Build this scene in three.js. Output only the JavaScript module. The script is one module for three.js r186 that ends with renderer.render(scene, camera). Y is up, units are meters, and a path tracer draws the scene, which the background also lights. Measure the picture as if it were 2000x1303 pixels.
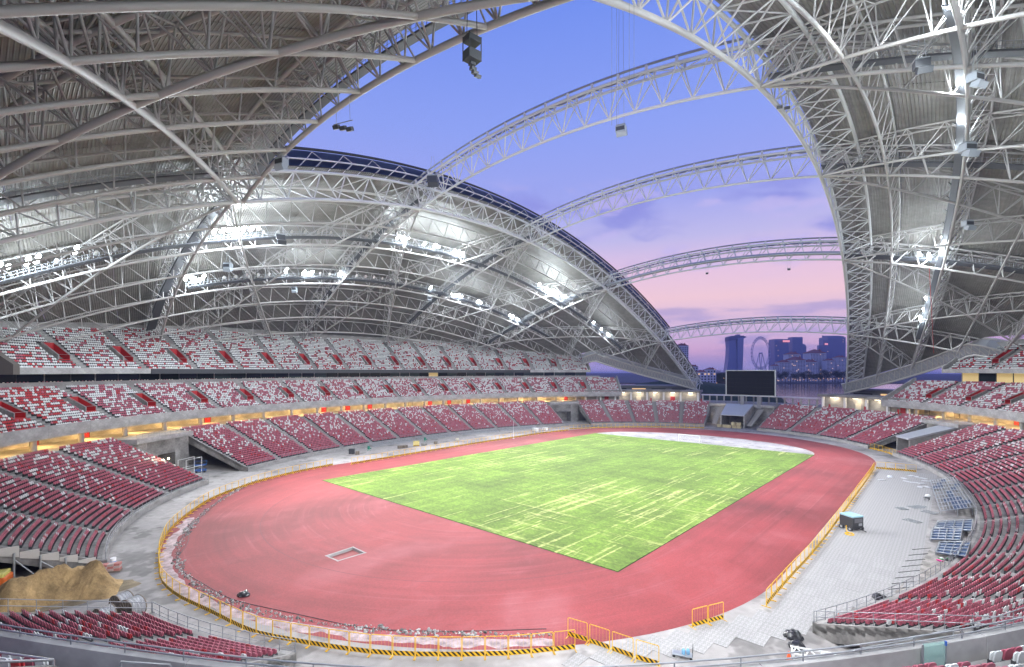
import * as THREE from 'three';
import { mergeGeometries } from 'three/addons/utils/BufferGeometryUtils.js';
import { RoundedBoxGeometry } from 'three/addons/geometries/RoundedBoxGeometry.js';

// ---------------------------------------------------------------- camera, sky, sun, exposure
const scene = new THREE.Scene();
const camera = new THREE.PerspectiveCamera(68.44, 2000 / 1303, 0.5, 14000);
camera.position.set(0, 25, 0);
camera.lookAt(0, 25, -100);
camera.setViewOffset(2000, 1303, 0, -73.5, 2000, 1303);
camera.updateMatrixWorld(); camera.updateProjectionMatrix();
const renderer = new THREE.WebGLRenderer({ antialias: true });
renderer.toneMapping = THREE.LinearToneMapping;
renderer.toneMappingExposure = 1;
renderer.shadowMap.enabled = true;

function hash(x, y, z = 0) { let h = Math.imul(x | 0, 374761393) ^ Math.imul(y | 0, 668265263) ^ Math.imul(z | 0, 2147483647 - 99991); h = Math.imul(h ^ (h >>> 13), 1274126177); h ^= h >>> 16; return (h >>> 0) / 4294967296; }
function vnoise(x, y, s = 0) { const i = Math.floor(x), j = Math.floor(y), u = x - i, v = y - j, a = u * u * (3 - 2 * u), b = v * v * (3 - 2 * v); return (hash(i, j, s) * (1 - a) + hash(i + 1, j, s) * a) * (1 - b) + (hash(i, j + 1, s) * (1 - a) + hash(i + 1, j + 1, s) * a) * b; }
function fbm(x, y, s = 0, n = 5) { let t = 0, w = 0.5, k = 0; for (let i = 0; i < n; i++) { t += w * vnoise(x, y, s + i); k += w; x *= 2.03; y *= 2.03; w *= 0.5; } return t / k; }
const clamp = (x, a = 0, b = 1) => Math.min(b, Math.max(a, x)), lerp = (a, b, t) => a + (b - a) * t, sm = (a, b, x) => { const t = clamp((x - a) / (b - a)); return t * t * (3 - 2 * t); };
let seed = 1234567; const rnd = () => { seed = (Math.imul(seed, 1664525) + 1013904223) >>> 0; return seed / 4294967296; };

{ // dusk sky: blue overhead, violet cloud bank, pink afterglow low over the city
  const Wd = 2048, Hd = 1024, data = new Float32Array(Wd * Hd * 4);
  const lin = (c) => c.map((v) => Math.pow(v / 255, 2.2));
  const stops = [[-90, [70, 70, 110]], [-1, [120, 115, 190]], [0.5, [184, 170, 224]], [2.2, [232, 184, 220]], [4.5, [218, 190, 226]], [8, [248, 207, 218]], [11, [234, 200, 228]], [14.5, [194, 188, 236]], [19, [160, 168, 240]], [26, [142, 162, 244]], [38, [112, 143, 240]], [60, [84, 114, 218]], [90, [68, 96, 200]]].map(([e, c]) => [e, lin(c)]);
  const glow = Math.atan2(-0.84, 0.54);
  for (let j = 0; j < Hd; j++) {
    const el = ((j + 0.5) / Hd - 0.5) * Math.PI, e = el * 180 / Math.PI;
    for (let i = 0; i < Wd; i++) {
      const az = ((i + 0.5) / Wd - 0.5) * 2 * Math.PI;
      let k = 0; while (k < stops.length - 2 && stops[k + 1][0] < e) k++;
      const f = clamp((e - stops[k][0]) / (stops[k + 1][0] - stops[k][0]));
      let c = [0, 1, 2].map((n) => lerp(stops[k][1][n], stops[k + 1][1][n], f));
      const away = 0.5 - 0.5 * Math.cos(az - glow);           // 0 towards the afterglow, 1 opposite
      const low = 1 - sm(6, 32, e), east = lin([146, 156, 230]);
      c = c.map((v, n) => lerp(v, east[n], 0.75 * low * sm(0.12, 0.8, away)));
      if (e > -2) {
        const X = Math.cos(az) * 14, Z = Math.sin(az) * 14, w = fbm(X * 0.9 + e * 0.05, Z * 0.9 + e * 0.42, 11, 5);
        const bank = sm(0.38, 0.72, fbm(az * 7 + e * 0.22 + 1.2 * w, e * 0.42 - az * 3 + 0.8 * w, 3, 6));
        const c1 = sm(11, 14.5, e) * (1 - sm(18, 21.5, e)) * bank;   // broken violet cloud
        const d1 = lin([138, 142, 224]), d2 = lin([196, 186, 240]);
        c = c.map((v, n) => lerp(v, d1[n], 0.8 * c1));
        const fl = sm(0.55, 0.72, fbm(az * 12 + e * 0.3, e * 0.8 - az * 5, 23, 5)) * sm(9, 13, e) * (1 - sm(18, 22, e));
        c = c.map((v, n) => lerp(v, d2[n], 0.7 * fl));
        const st = sm(0.52, 0.68, fbm(az * 7, e * 1.15 + 0.6 * w, 41, 4)) * sm(0.2, 1.5, e) * (1 - sm(6.5, 9.5, e));   // thin grey streaks low down
        const d3 = lin([142, 142, 210]);
        c = c.map((v, n) => lerp(v, d3[n], 0.5 * st));
        const cu = sm(0.5, 0.62, fbm(az * 16, e * 0.9, 57, 5)) * sm(0.2, 0.8, e) * (1 - sm(1.8, 3.4, e));
        const d4 = lin([150, 146, 212]);
        c = c.map((v, n) => lerp(v, d4[n], 0.55 * cu));
      }
      const o = (j * Wd + i) * 4; data[o] = c[0]; data[o + 1] = c[1]; data[o + 2] = c[2]; data[o + 3] = 1;
    }
  }
  const t = new THREE.DataTexture(data, Wd, Hd, THREE.RGBAFormat, THREE.FloatType);
  t.mapping = THREE.EquirectangularReflectionMapping; t.magFilter = THREE.LinearFilter; t.minFilter = THREE.LinearFilter; t.wrapS = THREE.RepeatWrapping; t.needsUpdate = true;
  scene.background = t; scene.environment = t;
}
const sun = new THREE.DirectionalLight(new THREE.Color().setRGB(1, 0.72, 0.66), 0.03);   // what is left of the sun, just set behind the city
sun.position.set(540, 70, -840); sun.target.position.set(0, 10, -130); sun.castShadow = true; sun.shadow.radius = 40;
Object.assign(sun.shadow.camera, { left: -250, right: 250, top: 250, bottom: -250, near: 10, far: 2000 }); sun.shadow.mapSize.set(2048, 2048);
scene.add(sun, sun.target);

// ---------------------------------------------------------------- helpers
const V = (x, y, z) => new THREE.Vector3(x, y, z);
const AX = 0.67073, AZ = 0.74170, CX = 23.325, CZ = 129.09;
const Wp = (s, y, t) => V(CX + s * AX - t * AZ, y, -(CZ + s * AZ + t * AX));        // pitch coordinates (along, up, across) to the world
const YC = -139;
const PQ = (p, q, R) => { const k = R / Math.sqrt(1 + p * p + q * q); return Wp(p * k, YC + k, q * k); };   // a point on the dome
const FL = 958, HZ = 725;
const screenOf = (v) => { const z = -v.z; return z < 0.5 ? null : [1000 + FL * v.x / z, HZ - FL * (v.y - 25) / z, z]; };
const inView = (v, m = 300) => { const s = screenOf(v); return s && s[0] > -m && s[0] < 2000 + m && s[1] > -m && s[1] < 1303 + m; };
const gp = (u, v, y = 0) => { const z = FL * (25 - y) / (v - HZ); return V((u - 1000) * z / FL, y, -z); };
const at = (u, z, y = 0) => V((u - 1000) * z / FL, y, -z);
const st = (v) => { const dx = v.x - CX, dz = -v.z - CZ; return [dx * AX + dz * AZ, -dx * AZ + dz * AX]; };
const used = new Map();
function numbered(n) { const k = used.get(n) ?? 0; used.set(n, k + 1); return k ? n + '_' + String(k).padStart(3, '0') : n; }
function tag(o, label, category, group, kind) { if (label) o.userData.label = label; if (category) o.userData.category = category; if (group) o.userData.group = group; if (kind) o.userData.kind = kind; return o; }
function thing(name, label, category, pos = V(0, 0, 0), turn = 0, group, kind) { const o = new THREE.Group(); o.name = numbered(name); o.position.copy(pos); o.rotation.y = turn; tag(o, label, category, group, kind); scene.add(o); return o; }
function mesh(name, geo, mat, parent, world = false) {   // world = true: geometry is given in world coordinates
  const m = new THREE.Mesh(geo, mat); m.name = parent === scene ? numbered(name) : name; m.castShadow = m.receiveShadow = true;
  if (world && parent !== scene) m.position.copy(parent.position).multiplyScalar(-1);
  parent.add(m); return m;
}
function dup(o, pos, turn, label) { const c = o.clone(); c.name = numbered(o.name.replace(/_\d\d\d$/, '')); c.userData = { ...o.userData }; if (label) c.userData.label = label; c.position.copy(pos); c.rotation.set(0, turn, 0); scene.add(c); return c; }
const CYL6 = new THREE.CylinderGeometry(1, 1, 1, 6, 1, true), CYL8 = new THREE.CylinderGeometry(1, 1, 1, 8, 1, false), BOX = new THREE.BoxGeometry(1, 1, 1);
const UP = V(0, 1, 0);
function brace(parent, A, B, r, mat, name = 'brace', geo = CYL6) { const m = new THREE.Mesh(geo, mat); m.name = name; const d = B.clone().sub(A), l = d.length(); m.scale.set(r, l, r); m.quaternion.setFromUnitVectors(UP, d.divideScalar(l)); m.position.copy(A).add(B).multiplyScalar(0.5).sub(parent.position); m.castShadow = m.receiveShadow = true; parent.add(m); return m; }
function rodGeo(A, B, r, n = 5) { const d = B.clone().sub(A), l = d.length(), g = new THREE.CylinderGeometry(r, r, l, n, 1, true); g.applyQuaternion(new THREE.Quaternion().setFromUnitVectors(UP, d.divideScalar(l))); g.translate((A.x + B.x) / 2, (A.y + B.y) / 2, (A.z + B.z) / 2); return g; }
function tubeGeo(pts, r, n = 8, per = 1) { return new THREE.TubeGeometry(new THREE.CatmullRomCurve3(pts), Math.max(2, Math.round((pts.length - 1) * per)), r, n, false); }
function bx(w, h, d, x = 0, y = 0, z = 0, ry = 0) { const g = new THREE.BoxGeometry(w, h, d); if (ry) g.rotateY(ry); g.translate(x, y, z); return g; }
function rbx(w, h, d, r, x = 0, y = 0, z = 0) { const g = new RoundedBoxGeometry(w, h, d, 2, r); g.translate(x, y, z); return g; }
const merge = (l) => { const n = l.some((g) => !g.index); return mergeGeometries(n ? l.map((g) => (g.index ? g.toNonIndexed() : g)) : l); };

// ---------------------------------------------------------------- materials
function noiseTex(size, fn, srgb = true) { const d = new Uint8Array(size * size * 4); for (let y = 0; y < size; y++) for (let x = 0; x < size; x++) { const c = fn(x / size, y / size), o = (y * size + x) * 4; d[o] = clamp(c[0]) * 255; d[o + 1] = clamp(c[1]) * 255; d[o + 2] = clamp(c[2]) * 255; d[o + 3] = 255; } const t = new THREE.DataTexture(d, size, size); t.wrapS = t.wrapT = THREE.RepeatWrapping; t.magFilter = THREE.LinearFilter; t.minFilter = THREE.LinearMipmapLinearFilter; t.generateMipmaps = true; if (srgb) t.colorSpace = THREE.SRGBColorSpace; t.needsUpdate = true; return t; }
const tile = (x, y, n, s) => { // seamless noise
  const i = Math.floor(x * n), j = Math.floor(y * n), u = x * n - i, v = y * n - j, a = u * u * (3 - 2 * u), b = v * v * (3 - 2 * v), h = (p, q) => hash(((p % n) + n) % n, ((q % n) + n) % n, s);
  return (h(i, j) * (1 - a) + h(i + 1, j) * a) * (1 - b) + (h(i, j + 1) * (1 - a) + h(i + 1, j + 1) * a) * b;
};
const tfbm = (x, y, n, s, o = 4) => { let t = 0, w = 0.5, k = 0; for (let i = 0; i < o; i++) { t += w * tile(x, y, n, s + i); k += w; n *= 2; w *= 0.55; } return t / k; };
function rep(t, x, y) { const c = t.clone(); c.repeat.set(x, y ?? x); c.needsUpdate = true; return c; }
const concTex = noiseTex(512, (x, y) => { const n = tfbm(x, y, 4, 5, 6), st_ = tfbm(x, y, 24, 15, 2), v = 0.80 + 0.30 * (n - 0.5) + 0.10 * (st_ - 0.5); return [v, v * 0.995, v * 0.985]; });
const grimeTex = noiseTex(512, (x, y) => { const n = tfbm(x, y, 3, 25, 6), f = tfbm(x, y, 40, 35, 2), v = 0.72 + 0.55 * (n - 0.5) + 0.16 * (f - 0.5); return [v, v * 0.99, v * 0.98]; });
const std = (rgb, rough = 0.7, extra = {}) => new THREE.MeshStandardMaterial({ color: new THREE.Color().setRGB(...rgb), roughness: rough, ...extra });
const M = {
  steel: std([0.42, 0.405, 0.39], 0.4),
  arch: std([0.56, 0.56, 0.56], 0.38), dark: std([0.035, 0.037, 0.042], 0.6), rail: std([0.30, 0.31, 0.33], 0.4, { metalness: 0.5 }), galv: std([0.36, 0.38, 0.40], 0.45, { metalness: 0.6 }),
  catwalk: std([0.10, 0.105, 0.115], 0.6, { metalness: 0.3 }), conc: std([0.44, 0.43, 0.42], 0.85, { map: rep(concTex, 0.12) }), concDark: std([0.42, 0.41, 0.40], 0.88, { map: rep(grimeTex, 0.1) }),
  step: std([0.36, 0.36, 0.36], 0.9, { map: rep(grimeTex, 0.15) }), fascia: std([0.50, 0.49, 0.49], 0.8, { map: rep(concTex, 0.15) }),
  red: std([0.36, 0.012, 0.016], 0.6), white: std([0.72, 0.72, 0.72], 0.5), cream: std([0.55, 0.50, 0.40], 0.8), glass: std([0.02, 0.028, 0.03], 0.06, { metalness: 0 }), yellow: std([0.72, 0.42, 0.012], 0.5),
};
// ---------------------------------------------------------------- dome roof: trusses on a sphere, cladding above them
const RL = 217, RU = 223, QM = 0.215;
const rimAt = (p, q) => { const a = Math.abs(Math.atan2(q, p)) * 180 / Math.PI; return a < 12.5 ? 0.985 : a < 33 ? lerp(0.985, 0.795, (a - 12.5) / 20.5) : q < 0 && a > 80 ? 0.745 : lerp(0.795, 0.86, q > 0 ? sm(33, 40, a) : sm(46, 56, a)); };
const inside = (p, q) => Math.hypot(p, q) <= rimAt(p, q) + 1e-6;
function clipLine(p0, q0, p1, q1) { // keep the stretch inside the rim
  let a = null, b = null; const N = 400;
  for (let i = 0; i <= N; i++) { const f = i / N, p = lerp(p0, p1, f), q = lerp(q0, q1, f); if (inside(p, q)) { if (a === null) a = f; b = f; } }
  return a === null ? null : [lerp(p0, p1, a), lerp(q0, q1, a), lerp(p0, p1, b), lerp(q0, q1, b)];
}
const camP = V(0, 25, 0);
function truss(o) {
  const line = o.clip === false ? [o.p0, o.q0, o.p1, o.q1] : clipLine(o.p0, o.q0, o.p1, o.q1); if (!line) return;
  const [p0, q0, p1, q1] = line, len = Math.hypot(p1 - p0, q1 - q0), bays = Math.max(2, Math.round(len / (o.bay ?? 0.033)));
  const dp = (p1 - p0) / len, dq = (q1 - q0) / len, w = o.wide ?? 0.0065, rl = o.RL ?? RL, ru = o.RU ?? RU;
  const low = (f) => PQ(lerp(p0, p1, f), lerp(q0, q1, f), rl);
  const offs = o.offsets ?? (o.tri ? [-w, w] : [0]);
  const up = (f, k) => PQ(lerp(p0, p1, f) - dq * k, lerp(q0, q1, f) + dp * k, ru);
  const mid = low(0.5); const anyIn = []; for (let i = 0; i <= 20; i++) { const v = low(i / 20), x = up(i / 20, 0); anyIn.push(inView(v, 500) || inView(x, 500)); }
  if (!anyIn.some(Boolean)) return;
  const t = thing(o.name, o.label, 'truss', low(0), 0, o.group);
  const chord = (fn, r, name) => { const pts = []; for (let i = 0; i <= bays * 2; i++) { const f = i / (bays * 2), v = fn(f); pts.push(v); } mesh(name, tubeGeo(pts, r, 8), o.mat ?? M.steel, t, true); };
  chord(low, o.rl ?? 0.27, 'lower_chord'); offs.forEach((k) => chord((f) => up(f, k), o.ru ?? 0.2, 'upper_chord'));
  let n = 0; const rb = o.rb ?? 0.12, rest = [];
  const add = (A, B, r, name) => { if (!inView(A, 400) && !inView(B, 400)) return; if (n++ < 280) brace(t, A, B, r, o.mat ?? M.steel, name); else rest.push(rodGeo(A, B, r)); };
  for (let i = 0; i < bays; i++) {
    const fu = (i + 0.5) / bays;
    for (const k of offs) { add(low(i / bays), up(fu, k), rb, 'brace'); add(up(fu, k), low((i + 1) / bays), rb, 'brace'); }
    if (offs.length > 1) { add(up(fu, offs[0]), up(fu, offs[1]), rb, 'strut'); if (i < bays - 1 && o.lace !== false) add(up(fu, offs[i % 2]), up((i + 1.5) / bays, offs[(i + 1) % 2]), rb * 0.8, 'lacing'); }
  }
  if (rest.length) tag(mesh('brace_rest', merge(rest), o.mat ?? M.steel, t, true), null, null, null, 'stuff');
  return t;
}
// the two main arches along the opening
for (const s of [1, -1]) truss({ name: 'main_arch_truss', label: s > 0 ? 'main steel arch truss edging the roof opening, above the long seated side' : 'main steel arch truss edging the roof opening beside the wall of lamps', p0: -0.74, q0: s * QM, p1: 0.985, q1: s * QM, offsets: s > 0 ? [-0.008, 0.03] : [0.008, -0.03], rl: 0.40, ru: 0.34, rb: 0.15, mat: M.arch, clip: false });
// arches across the opening; the nearest one closes the roof towards the camera
[[-0.115, 'white triangular arch truss crossing the open sky, highest of the four', 0], [0.12, 'white triangular arch truss crossing the sky, second below the highest', 0], [0.373, 'white arch truss with grey walkway crossing above the pink sky', 1], [0.66, 'lowest white arch truss just above the city towers', 0]].forEach(([p, label, walk]) => {
  const t = truss({ name: 'runway_arch_truss', label, group: 'arches across the roof opening', p0: p, q0: -QM, p1: p, q1: QM, bay: 0.0268, tri: true, wide: 0.0075, rl: 0.30, ru: 0.30, rb: 0.13, mat: M.arch, clip: false, lace: true });
  for (const k of [-0.0075, 0.0075]) { // rails of the moving roof on little chairs
    const pts = []; for (let i = 0; i <= 30; i++) pts.push(PQ(p + k, lerp(-QM, QM, i / 30), RU + 1.15));
    mesh('rail_beam', tubeGeo(pts, 0.26, 4), M.rail, t, true);
    for (let i = 0; i < 16; i++) { const q = lerp(-QM, QM, (i + 0.5) / 16); brace(t, PQ(p + k, q, RU + 0.1), PQ(p + k, q, RU + 1.1), 0.3, M.arch, 'rail_chair', CYL8); }
  }
  if (walk) { const pts = []; for (let i = 0; i <= 30; i++) pts.push(PQ(p - 0.002, lerp(-QM, QM, i / 30), RL + 2.1)); mesh('walkway', tubeGeo(pts, 0.62, 6), M.galv, t, true); }
});
truss({ name: 'end_arch_truss', label: 'steel arch truss closing the near end of the roof opening', p0: -0.362, q0: -QM, p1: -0.362, q1: QM, offsets: [0.0, 0.022], rl: 0.42, ru: 0.3, rb: 0.14, clip: false, bay: 0.0268 });
// secondary trusses parallel to the opening
const ORD = ['first', 'second', 'third', 'fourth', 'fifth', 'sixth', 'seventh'], NODE = { '-0.375': 'end arch', '-0.115': 'highest crossing arch', '0.12': 'second crossing arch', '0.375': 'walkway arch', '0.66': 'lowest crossing arch' };
for (const s of [1, -1]) for (let j = 1; j <= 7; j++) { const q = s * (QM + 0.065 * j); truss({ name: 'parallel_truss', label: `slender roof truss, ${ORD[j - 1]} out from the main arch ${s > 0 ? 'above the long seated side' : 'under the ribbed roof'}`, group: s > 0 ? 'parallel trusses over the long seated side' : 'parallel trusses over the side with the retracted seats', p0: -0.74, q0: q, p1: 0.985, q1: q, rl: j % 2 ? 0.25 : 0.3, ru: 0.18, rb: 0.098, mat: M.steel, offsets: s < 0 && j % 2 === 0 ? [-0.007, 0.007] : [0] }); }
for (let j = -3; j <= 2; j++) { const q = 0.0307 * (2 * j + 1); truss({ name: 'end_cap_truss', label: `heavy roof truss under the end cap, ${ORD[2 - j]} from the long side main arch`, group: 'parallel trusses under the near end cap', p0: -0.74, q0: q, p1: -0.362, q1: q, rl: 0.32, ru: 0.2, rb: 0.125 }); }
// cross trusses running down to the rim, and the diagonals that fan out from each arch node
for (const s of [1, -1]) {
  const where = s > 0 ? 'on the long side' : 'under the ribbed roof';
  for (const [p, e] of [[-0.375, -0.44], [-0.115, -0.125], [0.12, 0.14], [0.375, 0.41], [0.66, 0.69]]) truss({ name: 'cross_truss', label: `rib truss from the ${NODE[p]} down to the rim ${where}`, group: 'rib trusses ' + where, p0: p, q0: s * QM, p1: e, q1: s * 0.8, tri: true, rl: 0.3, ru: 0.22, rb: 0.12, mat: M.steel });
  for (const [p, k] of [[-0.375, -0.92], [-0.375, 0.37], [-0.115, -0.56], [-0.115, 0.44], [0.12, -0.45], [0.12, 0.55], [0.375, -0.52], [0.375, 0.83], [0.66, -0.75], [0.66, 1.2]]) truss({ name: 'diagonal_truss', label: `diagonal truss from the ${NODE[p]} ${where}, ${k > 0 ? 'city side' : 'camera side'}`, group: 'diagonal trusses ' + where, p0: p, q0: s * QM, p1: p + k * 0.6, q1: s * (QM + 0.6), tri: true, wide: 0.005, rl: 0.26, ru: 0.18, rb: 0.095, mat: M.steel });
  truss({ name: 'end_diagonal_truss', label: s > 0 ? 'bright steel diagonal tube truss under the end cap, starting at the long side arch' : 'dull brown diagonal tube truss under the end cap, crossing the bright one', p0: -0.368, q0: s * QM, p1: -0.368 - 0.44 * (s > 0 ? 0.64 : 0.74), q1: s * QM - s * 0.44, tri: true, wide: 0.014, rl: 0.42, ru: 0.36, rb: 0.13 });
}
// ribbed cladding, panel by panel
const ribTex = noiseTex(64, (x) => { const f = (x * 4) % 1, v = f < 0.5 ? sm(0.06, 0.2, f) - sm(0.36, 0.5, f) : 0; return [v, v, v]; }, false);
const cladTex = noiseTex(512, (x, y) => { const n = tfbm(x, y, 3, 61, 5), r = tfbm(x * 1, y, 32, 71, 2), v = 0.8 + 0.25 * (n - 0.5) + 0.12 * (r - 0.5); return [v, v * 0.99, v * 0.975]; });
const cladMats = [0, 1, 2].map((k) => { const m = std([0.385 + 0.02 * k, 0.372 + 0.02 * k, 0.345 + 0.02 * k], 0.5, { metalness: 0.15, map: rep(cladTex, 0.03), bumpMap: rep(ribTex, 0.42), bumpScale: 0.14 }); return m; });
const cladMatsR = cladMats.map((m) => { const c = m.clone(); const b = rep(ribTex, 0.42); b.rotation = Math.PI / 2; c.bumpMap = b; return c; });
function patchGeo(p0, q0, p1, q1, R, thick, nu, nv) { // a curved slab, its outline clipped to the rim
  if (q1 < q0) [q0, q1] = [q1, q0];
  const P = [], I = [], UV = [], Nn = [], clip = (p, q) => { const r = Math.hypot(p, q), m = rimAt(p, q); return r > m ? [p * m / r, q * m / r] : [p, q]; };
  for (const [h, sg] of [[0, -1], [thick, 1]]) for (let j = 0; j <= nv; j++) for (let i = 0; i <= nu; i++) { const [p, q] = clip(lerp(p0, p1, i / nu), lerp(q0, q1, j / nv)), v = PQ(p, q, R + h); P.push(v.x, v.y, v.z); UV.push(p * 200, q * 200); const c = Wp(0, YC, 0), n = v.clone().sub(c).normalize().multiplyScalar(sg); Nn.push(n.x, n.y, n.z); }
  const k = nu + 1, o = k * (nv + 1);
  for (let j = 0; j < nv; j++) for (let i = 0; i < nu; i++) { const a = j * k + i; I.push(a, a + k, a + 1, a + 1, a + k, a + k + 1, o + a, o + a + 1, o + a + k, o + a + 1, o + a + k + 1, o + a + k); }
  const edge = (a, b) => I.push(a, b, o + a, b, o + b, o + a);
  for (let i = 0; i < nu; i++) { edge(i, i + 1); edge(nv * k + i + 1, nv * k + i); }
  for (let j = 0; j < nv; j++) { edge((j + 1) * k, j * k); edge(j * k + nu, (j + 1) * k + nu); }
  const g = new THREE.BufferGeometry(); g.setAttribute('position', new THREE.Float32BufferAttribute(P, 3)); g.setAttribute('normal', new THREE.Float32BufferAttribute(Nn, 3)); g.setAttribute('uv', new THREE.Float32BufferAttribute(UV, 2)); g.setIndex(I); return g;
}
const PB = [-0.76, -0.66, -0.56, -0.465, -0.362, -0.24, -0.115, 0.003, 0.12, 0.246, 0.373, 0.515, 0.66, 0.77, 0.88, 0.99];
for (const s of [1, -1]) {
  const t = thing('roof_shell', s > 0 ? 'curved grey metal roof shell over the long seated side, left of the opening' : 'dark ribbed metal roof shell beyond the wall of bright lamps, over the retracted seats', 'roof', PQ(0.1, s * 0.7, 224));
  for (let j = 0; j < 9; j++) for (let i = 0; i < PB.length - 1; i++) {
    const q0 = j ? QM + 0.065 * j : 0.206, q1 = QM + 0.065 * (j + 1) - 0.0006, pm = (PB[i] + PB[i + 1]) / 2;
    if (Math.hypot(Math.max(0, Math.abs(pm) - 0.06), q0) > rimAt(pm, q0)) continue;
    const g = patchGeo(PB[i], s * q0, PB[i + 1] - 0.0006, s * q1, 224.1 + ((i + j) % 2) * 0.06, 0.25, 4, 2);
    mesh('roof_panel', g, (s > 0 ? cladMats : cladMatsR)[(i * 7 + j * 3) % 3], t, true);
  }
}
{ const t = thing('end_cap_roof', 'dark brownish ribbed roof over the near end, above the X of diagonal trusses', 'roof', PQ(-0.74, 0, 224));
  const QB = [-0.206, -0.1536, -0.0921, -0.0307, 0.0307, 0.0921, 0.1536, 0.206];
  for (let j = 0; j < 7; j++) for (let i = 0; i < 4; i++) mesh('roof_panel', patchGeo(PB[i], QB[j], (i === 3 ? -0.328 : PB[i + 1]) - 0.0006, QB[j + 1] - 0.0006, 224.1 + ((i + j) % 2) * 0.06, 0.25, 4, 2), cladMats[(i + j) % 3], t, true); }
// parked halves of the moving roof, seen edge-on above the main arches
const movMat = std([0.09, 0.13, 0.34], 0.45), movFrame = std([0.62, 0.60, 0.60], 0.5);
for (const s of [1, -1]) {
  const t = thing('moving_roof', s > 0 ? 'dark blue parked moving roof panel peeking above the long side arch' : 'parked moving roof panel above the arch beside the wall of lamps', 'roof', PQ(0.1, s * 0.3, 228), 0, 'parked halves of the moving roof');
  const n = 26; for (let i = 0; i < n; i++) for (let j = 0; j < 2; j++) mesh('roof_panel', patchGeo(lerp(-0.372, 0.68, i / n), s * (0.208 + 0.09 * j), lerp(-0.372, 0.68, (i + 0.985) / n), s * (0.208 + 0.09 * (j + 0.985)), 228.2, 0.15, 2, 2), movMat, t, true);
  for (const [q, R, r] of [[0.206, 228.6, 0.35], [0.208, 226.3, 0.22], [0.235, 227.3, 0.18], [0.3, 227.6, 0.18]]) { const pts = []; for (let i = 0; i <= 60; i++) pts.push(PQ(lerp(-0.372, 0.68, i / 60), s * q, R)); mesh('edge_tube', tubeGeo(pts, r, 6), q < 0.21 && R > 228 ? M.dark : movFrame, t, true); }
  for (let i = 0; i <= n * 2; i++) { const p = lerp(-0.372, 0.68, i / n / 2); brace(t, PQ(p, s * 0.208, 226.3), PQ(p + 0.01 * (i % 2 ? 1 : -1), s * 0.208, 228.2), 0.1, movFrame, 'strut'); if (i % 2 === 0) brace(t, PQ(p, s * 0.208, 226.4), PQ(p + 0.012, s * 0.3, 227.7), 0.13, movFrame, 'rafter'); brace(t, PQ(p, s * 0.207, RU + 0.2), PQ(p + 0.02, s * 0.208, 226.3), 0.1, movFrame, 'strut'); }
}
// eaves truss round the rim
for (const [s, f0, f1] of [[1, 12.5, 36], [-1, 12.5, 48]]) {
  const t = thing('eaves_beam', s > 0 ? 'pale steel eaves band along the foot of the roof shell on the long seated side' : 'pale steel eaves band along the foot of the dark ribbed roof', 'beam', PQ(0.5, s * 0.5, 217));
  const a = [], b = [], c = []; const N = 40;
  for (let i = 0; i <= N; i++) { const f = lerp(f0, f1, i / N) * Math.PI / 180, r = rimAt(Math.cos(f), Math.sin(f)), p = Math.cos(f) * r, q = s * Math.sin(f) * r; a.push(PQ(p, q, RL - 0.6)); b.push(PQ(p * 1.005, q * 1.005, RU + 1)); c.push(PQ(p * 0.955, q * 0.955, RL + 0.2)); }
  mesh('lower_tube', tubeGeo(a, 0.42, 8), M.steel, t, true); mesh('upper_tube', tubeGeo(b, 0.4, 8), M.steel, t, true); mesh('inner_tube', tubeGeo(c, 0.3, 8), M.steel, t, true);
  const P = []; for (let i = 0; i < N; i++) { P.push(a[i], a[i + 1], c[i], a[i + 1], c[i + 1], c[i], a[i], b[i], a[i + 1], a[i + 1], b[i], b[i + 1]); }
  const g = new THREE.BufferGeometry().setFromPoints(P); g.computeVertexNormals(); g.setAttribute('uv', new THREE.Float32BufferAttribute(new Float32Array(P.length * 2), 2)); mesh('soffit_band', g, std([0.32, 0.33, 0.36], 0.6), t, true);
  for (let i = 0; i < N; i++) if (inView(a[i], 200)) { brace(t, a[i], c[i + 1], 0.13, M.steel); brace(t, c[i], a[i + 1], 0.13, M.steel); }
}
// ---------------------------------------------------------------- bowl: everything is swept along one ring round the pitch
const ring = (() => {
  const f = (th) => { const c = Math.cos(th), s = Math.sin(th), A = c > 0 ? 112 : 101, B = s > 0 ? 77 : 72, n = s > 0 ? 2.2 : 2.03; return [A * Math.sign(c) * Math.abs(c) ** (2 / n), B * Math.sign(s) * Math.abs(s) ** (2 / n)]; };
  const raw = []; let L = 0, last = f(0); for (let i = 0; i <= 20000; i++) { const p = f(i / 20000 * 2 * Math.PI); L += Math.hypot(p[0] - last[0], p[1] - last[1]); raw.push([L, p[0], p[1]]); last = p; }
  const N = Math.round(L / 0.5), pts = []; let k = 0;
  for (let i = 0; i < N; i++) { const want = i / N * L; while (raw[k + 1][0] < want) k++; const g = (want - raw[k][0]) / (raw[k + 1][0] - raw[k][0] || 1); pts.push([lerp(raw[k][1], raw[k + 1][1], g), lerp(raw[k][2], raw[k + 1][2], g)]); }
  // soften the corners of the curve so that offsets stay even
  for (let r = 0; r < 60; r++) { const q = pts.map((p, i) => { const a = pts[(i + N - 4) % N], b = pts[(i + 4) % N]; return [(p[0] * 2 + a[0] + b[0]) / 4, (p[1] * 2 + a[1] + b[1]) / 4]; }); q.forEach((p, i) => (pts[i] = p)); }
  const nor = pts.map((p, i) => { const a = pts[(i + N - 3) % N], b = pts[(i + 3) % N], tx = b[0] - a[0], ty = b[1] - a[1], l = Math.hypot(tx, ty); return [ty / l, -tx / l]; });
  return { N, L, h: L / N, pts, nor };
})();
const RLn = ring.L;
const nearL = { v: -1e4 };
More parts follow.
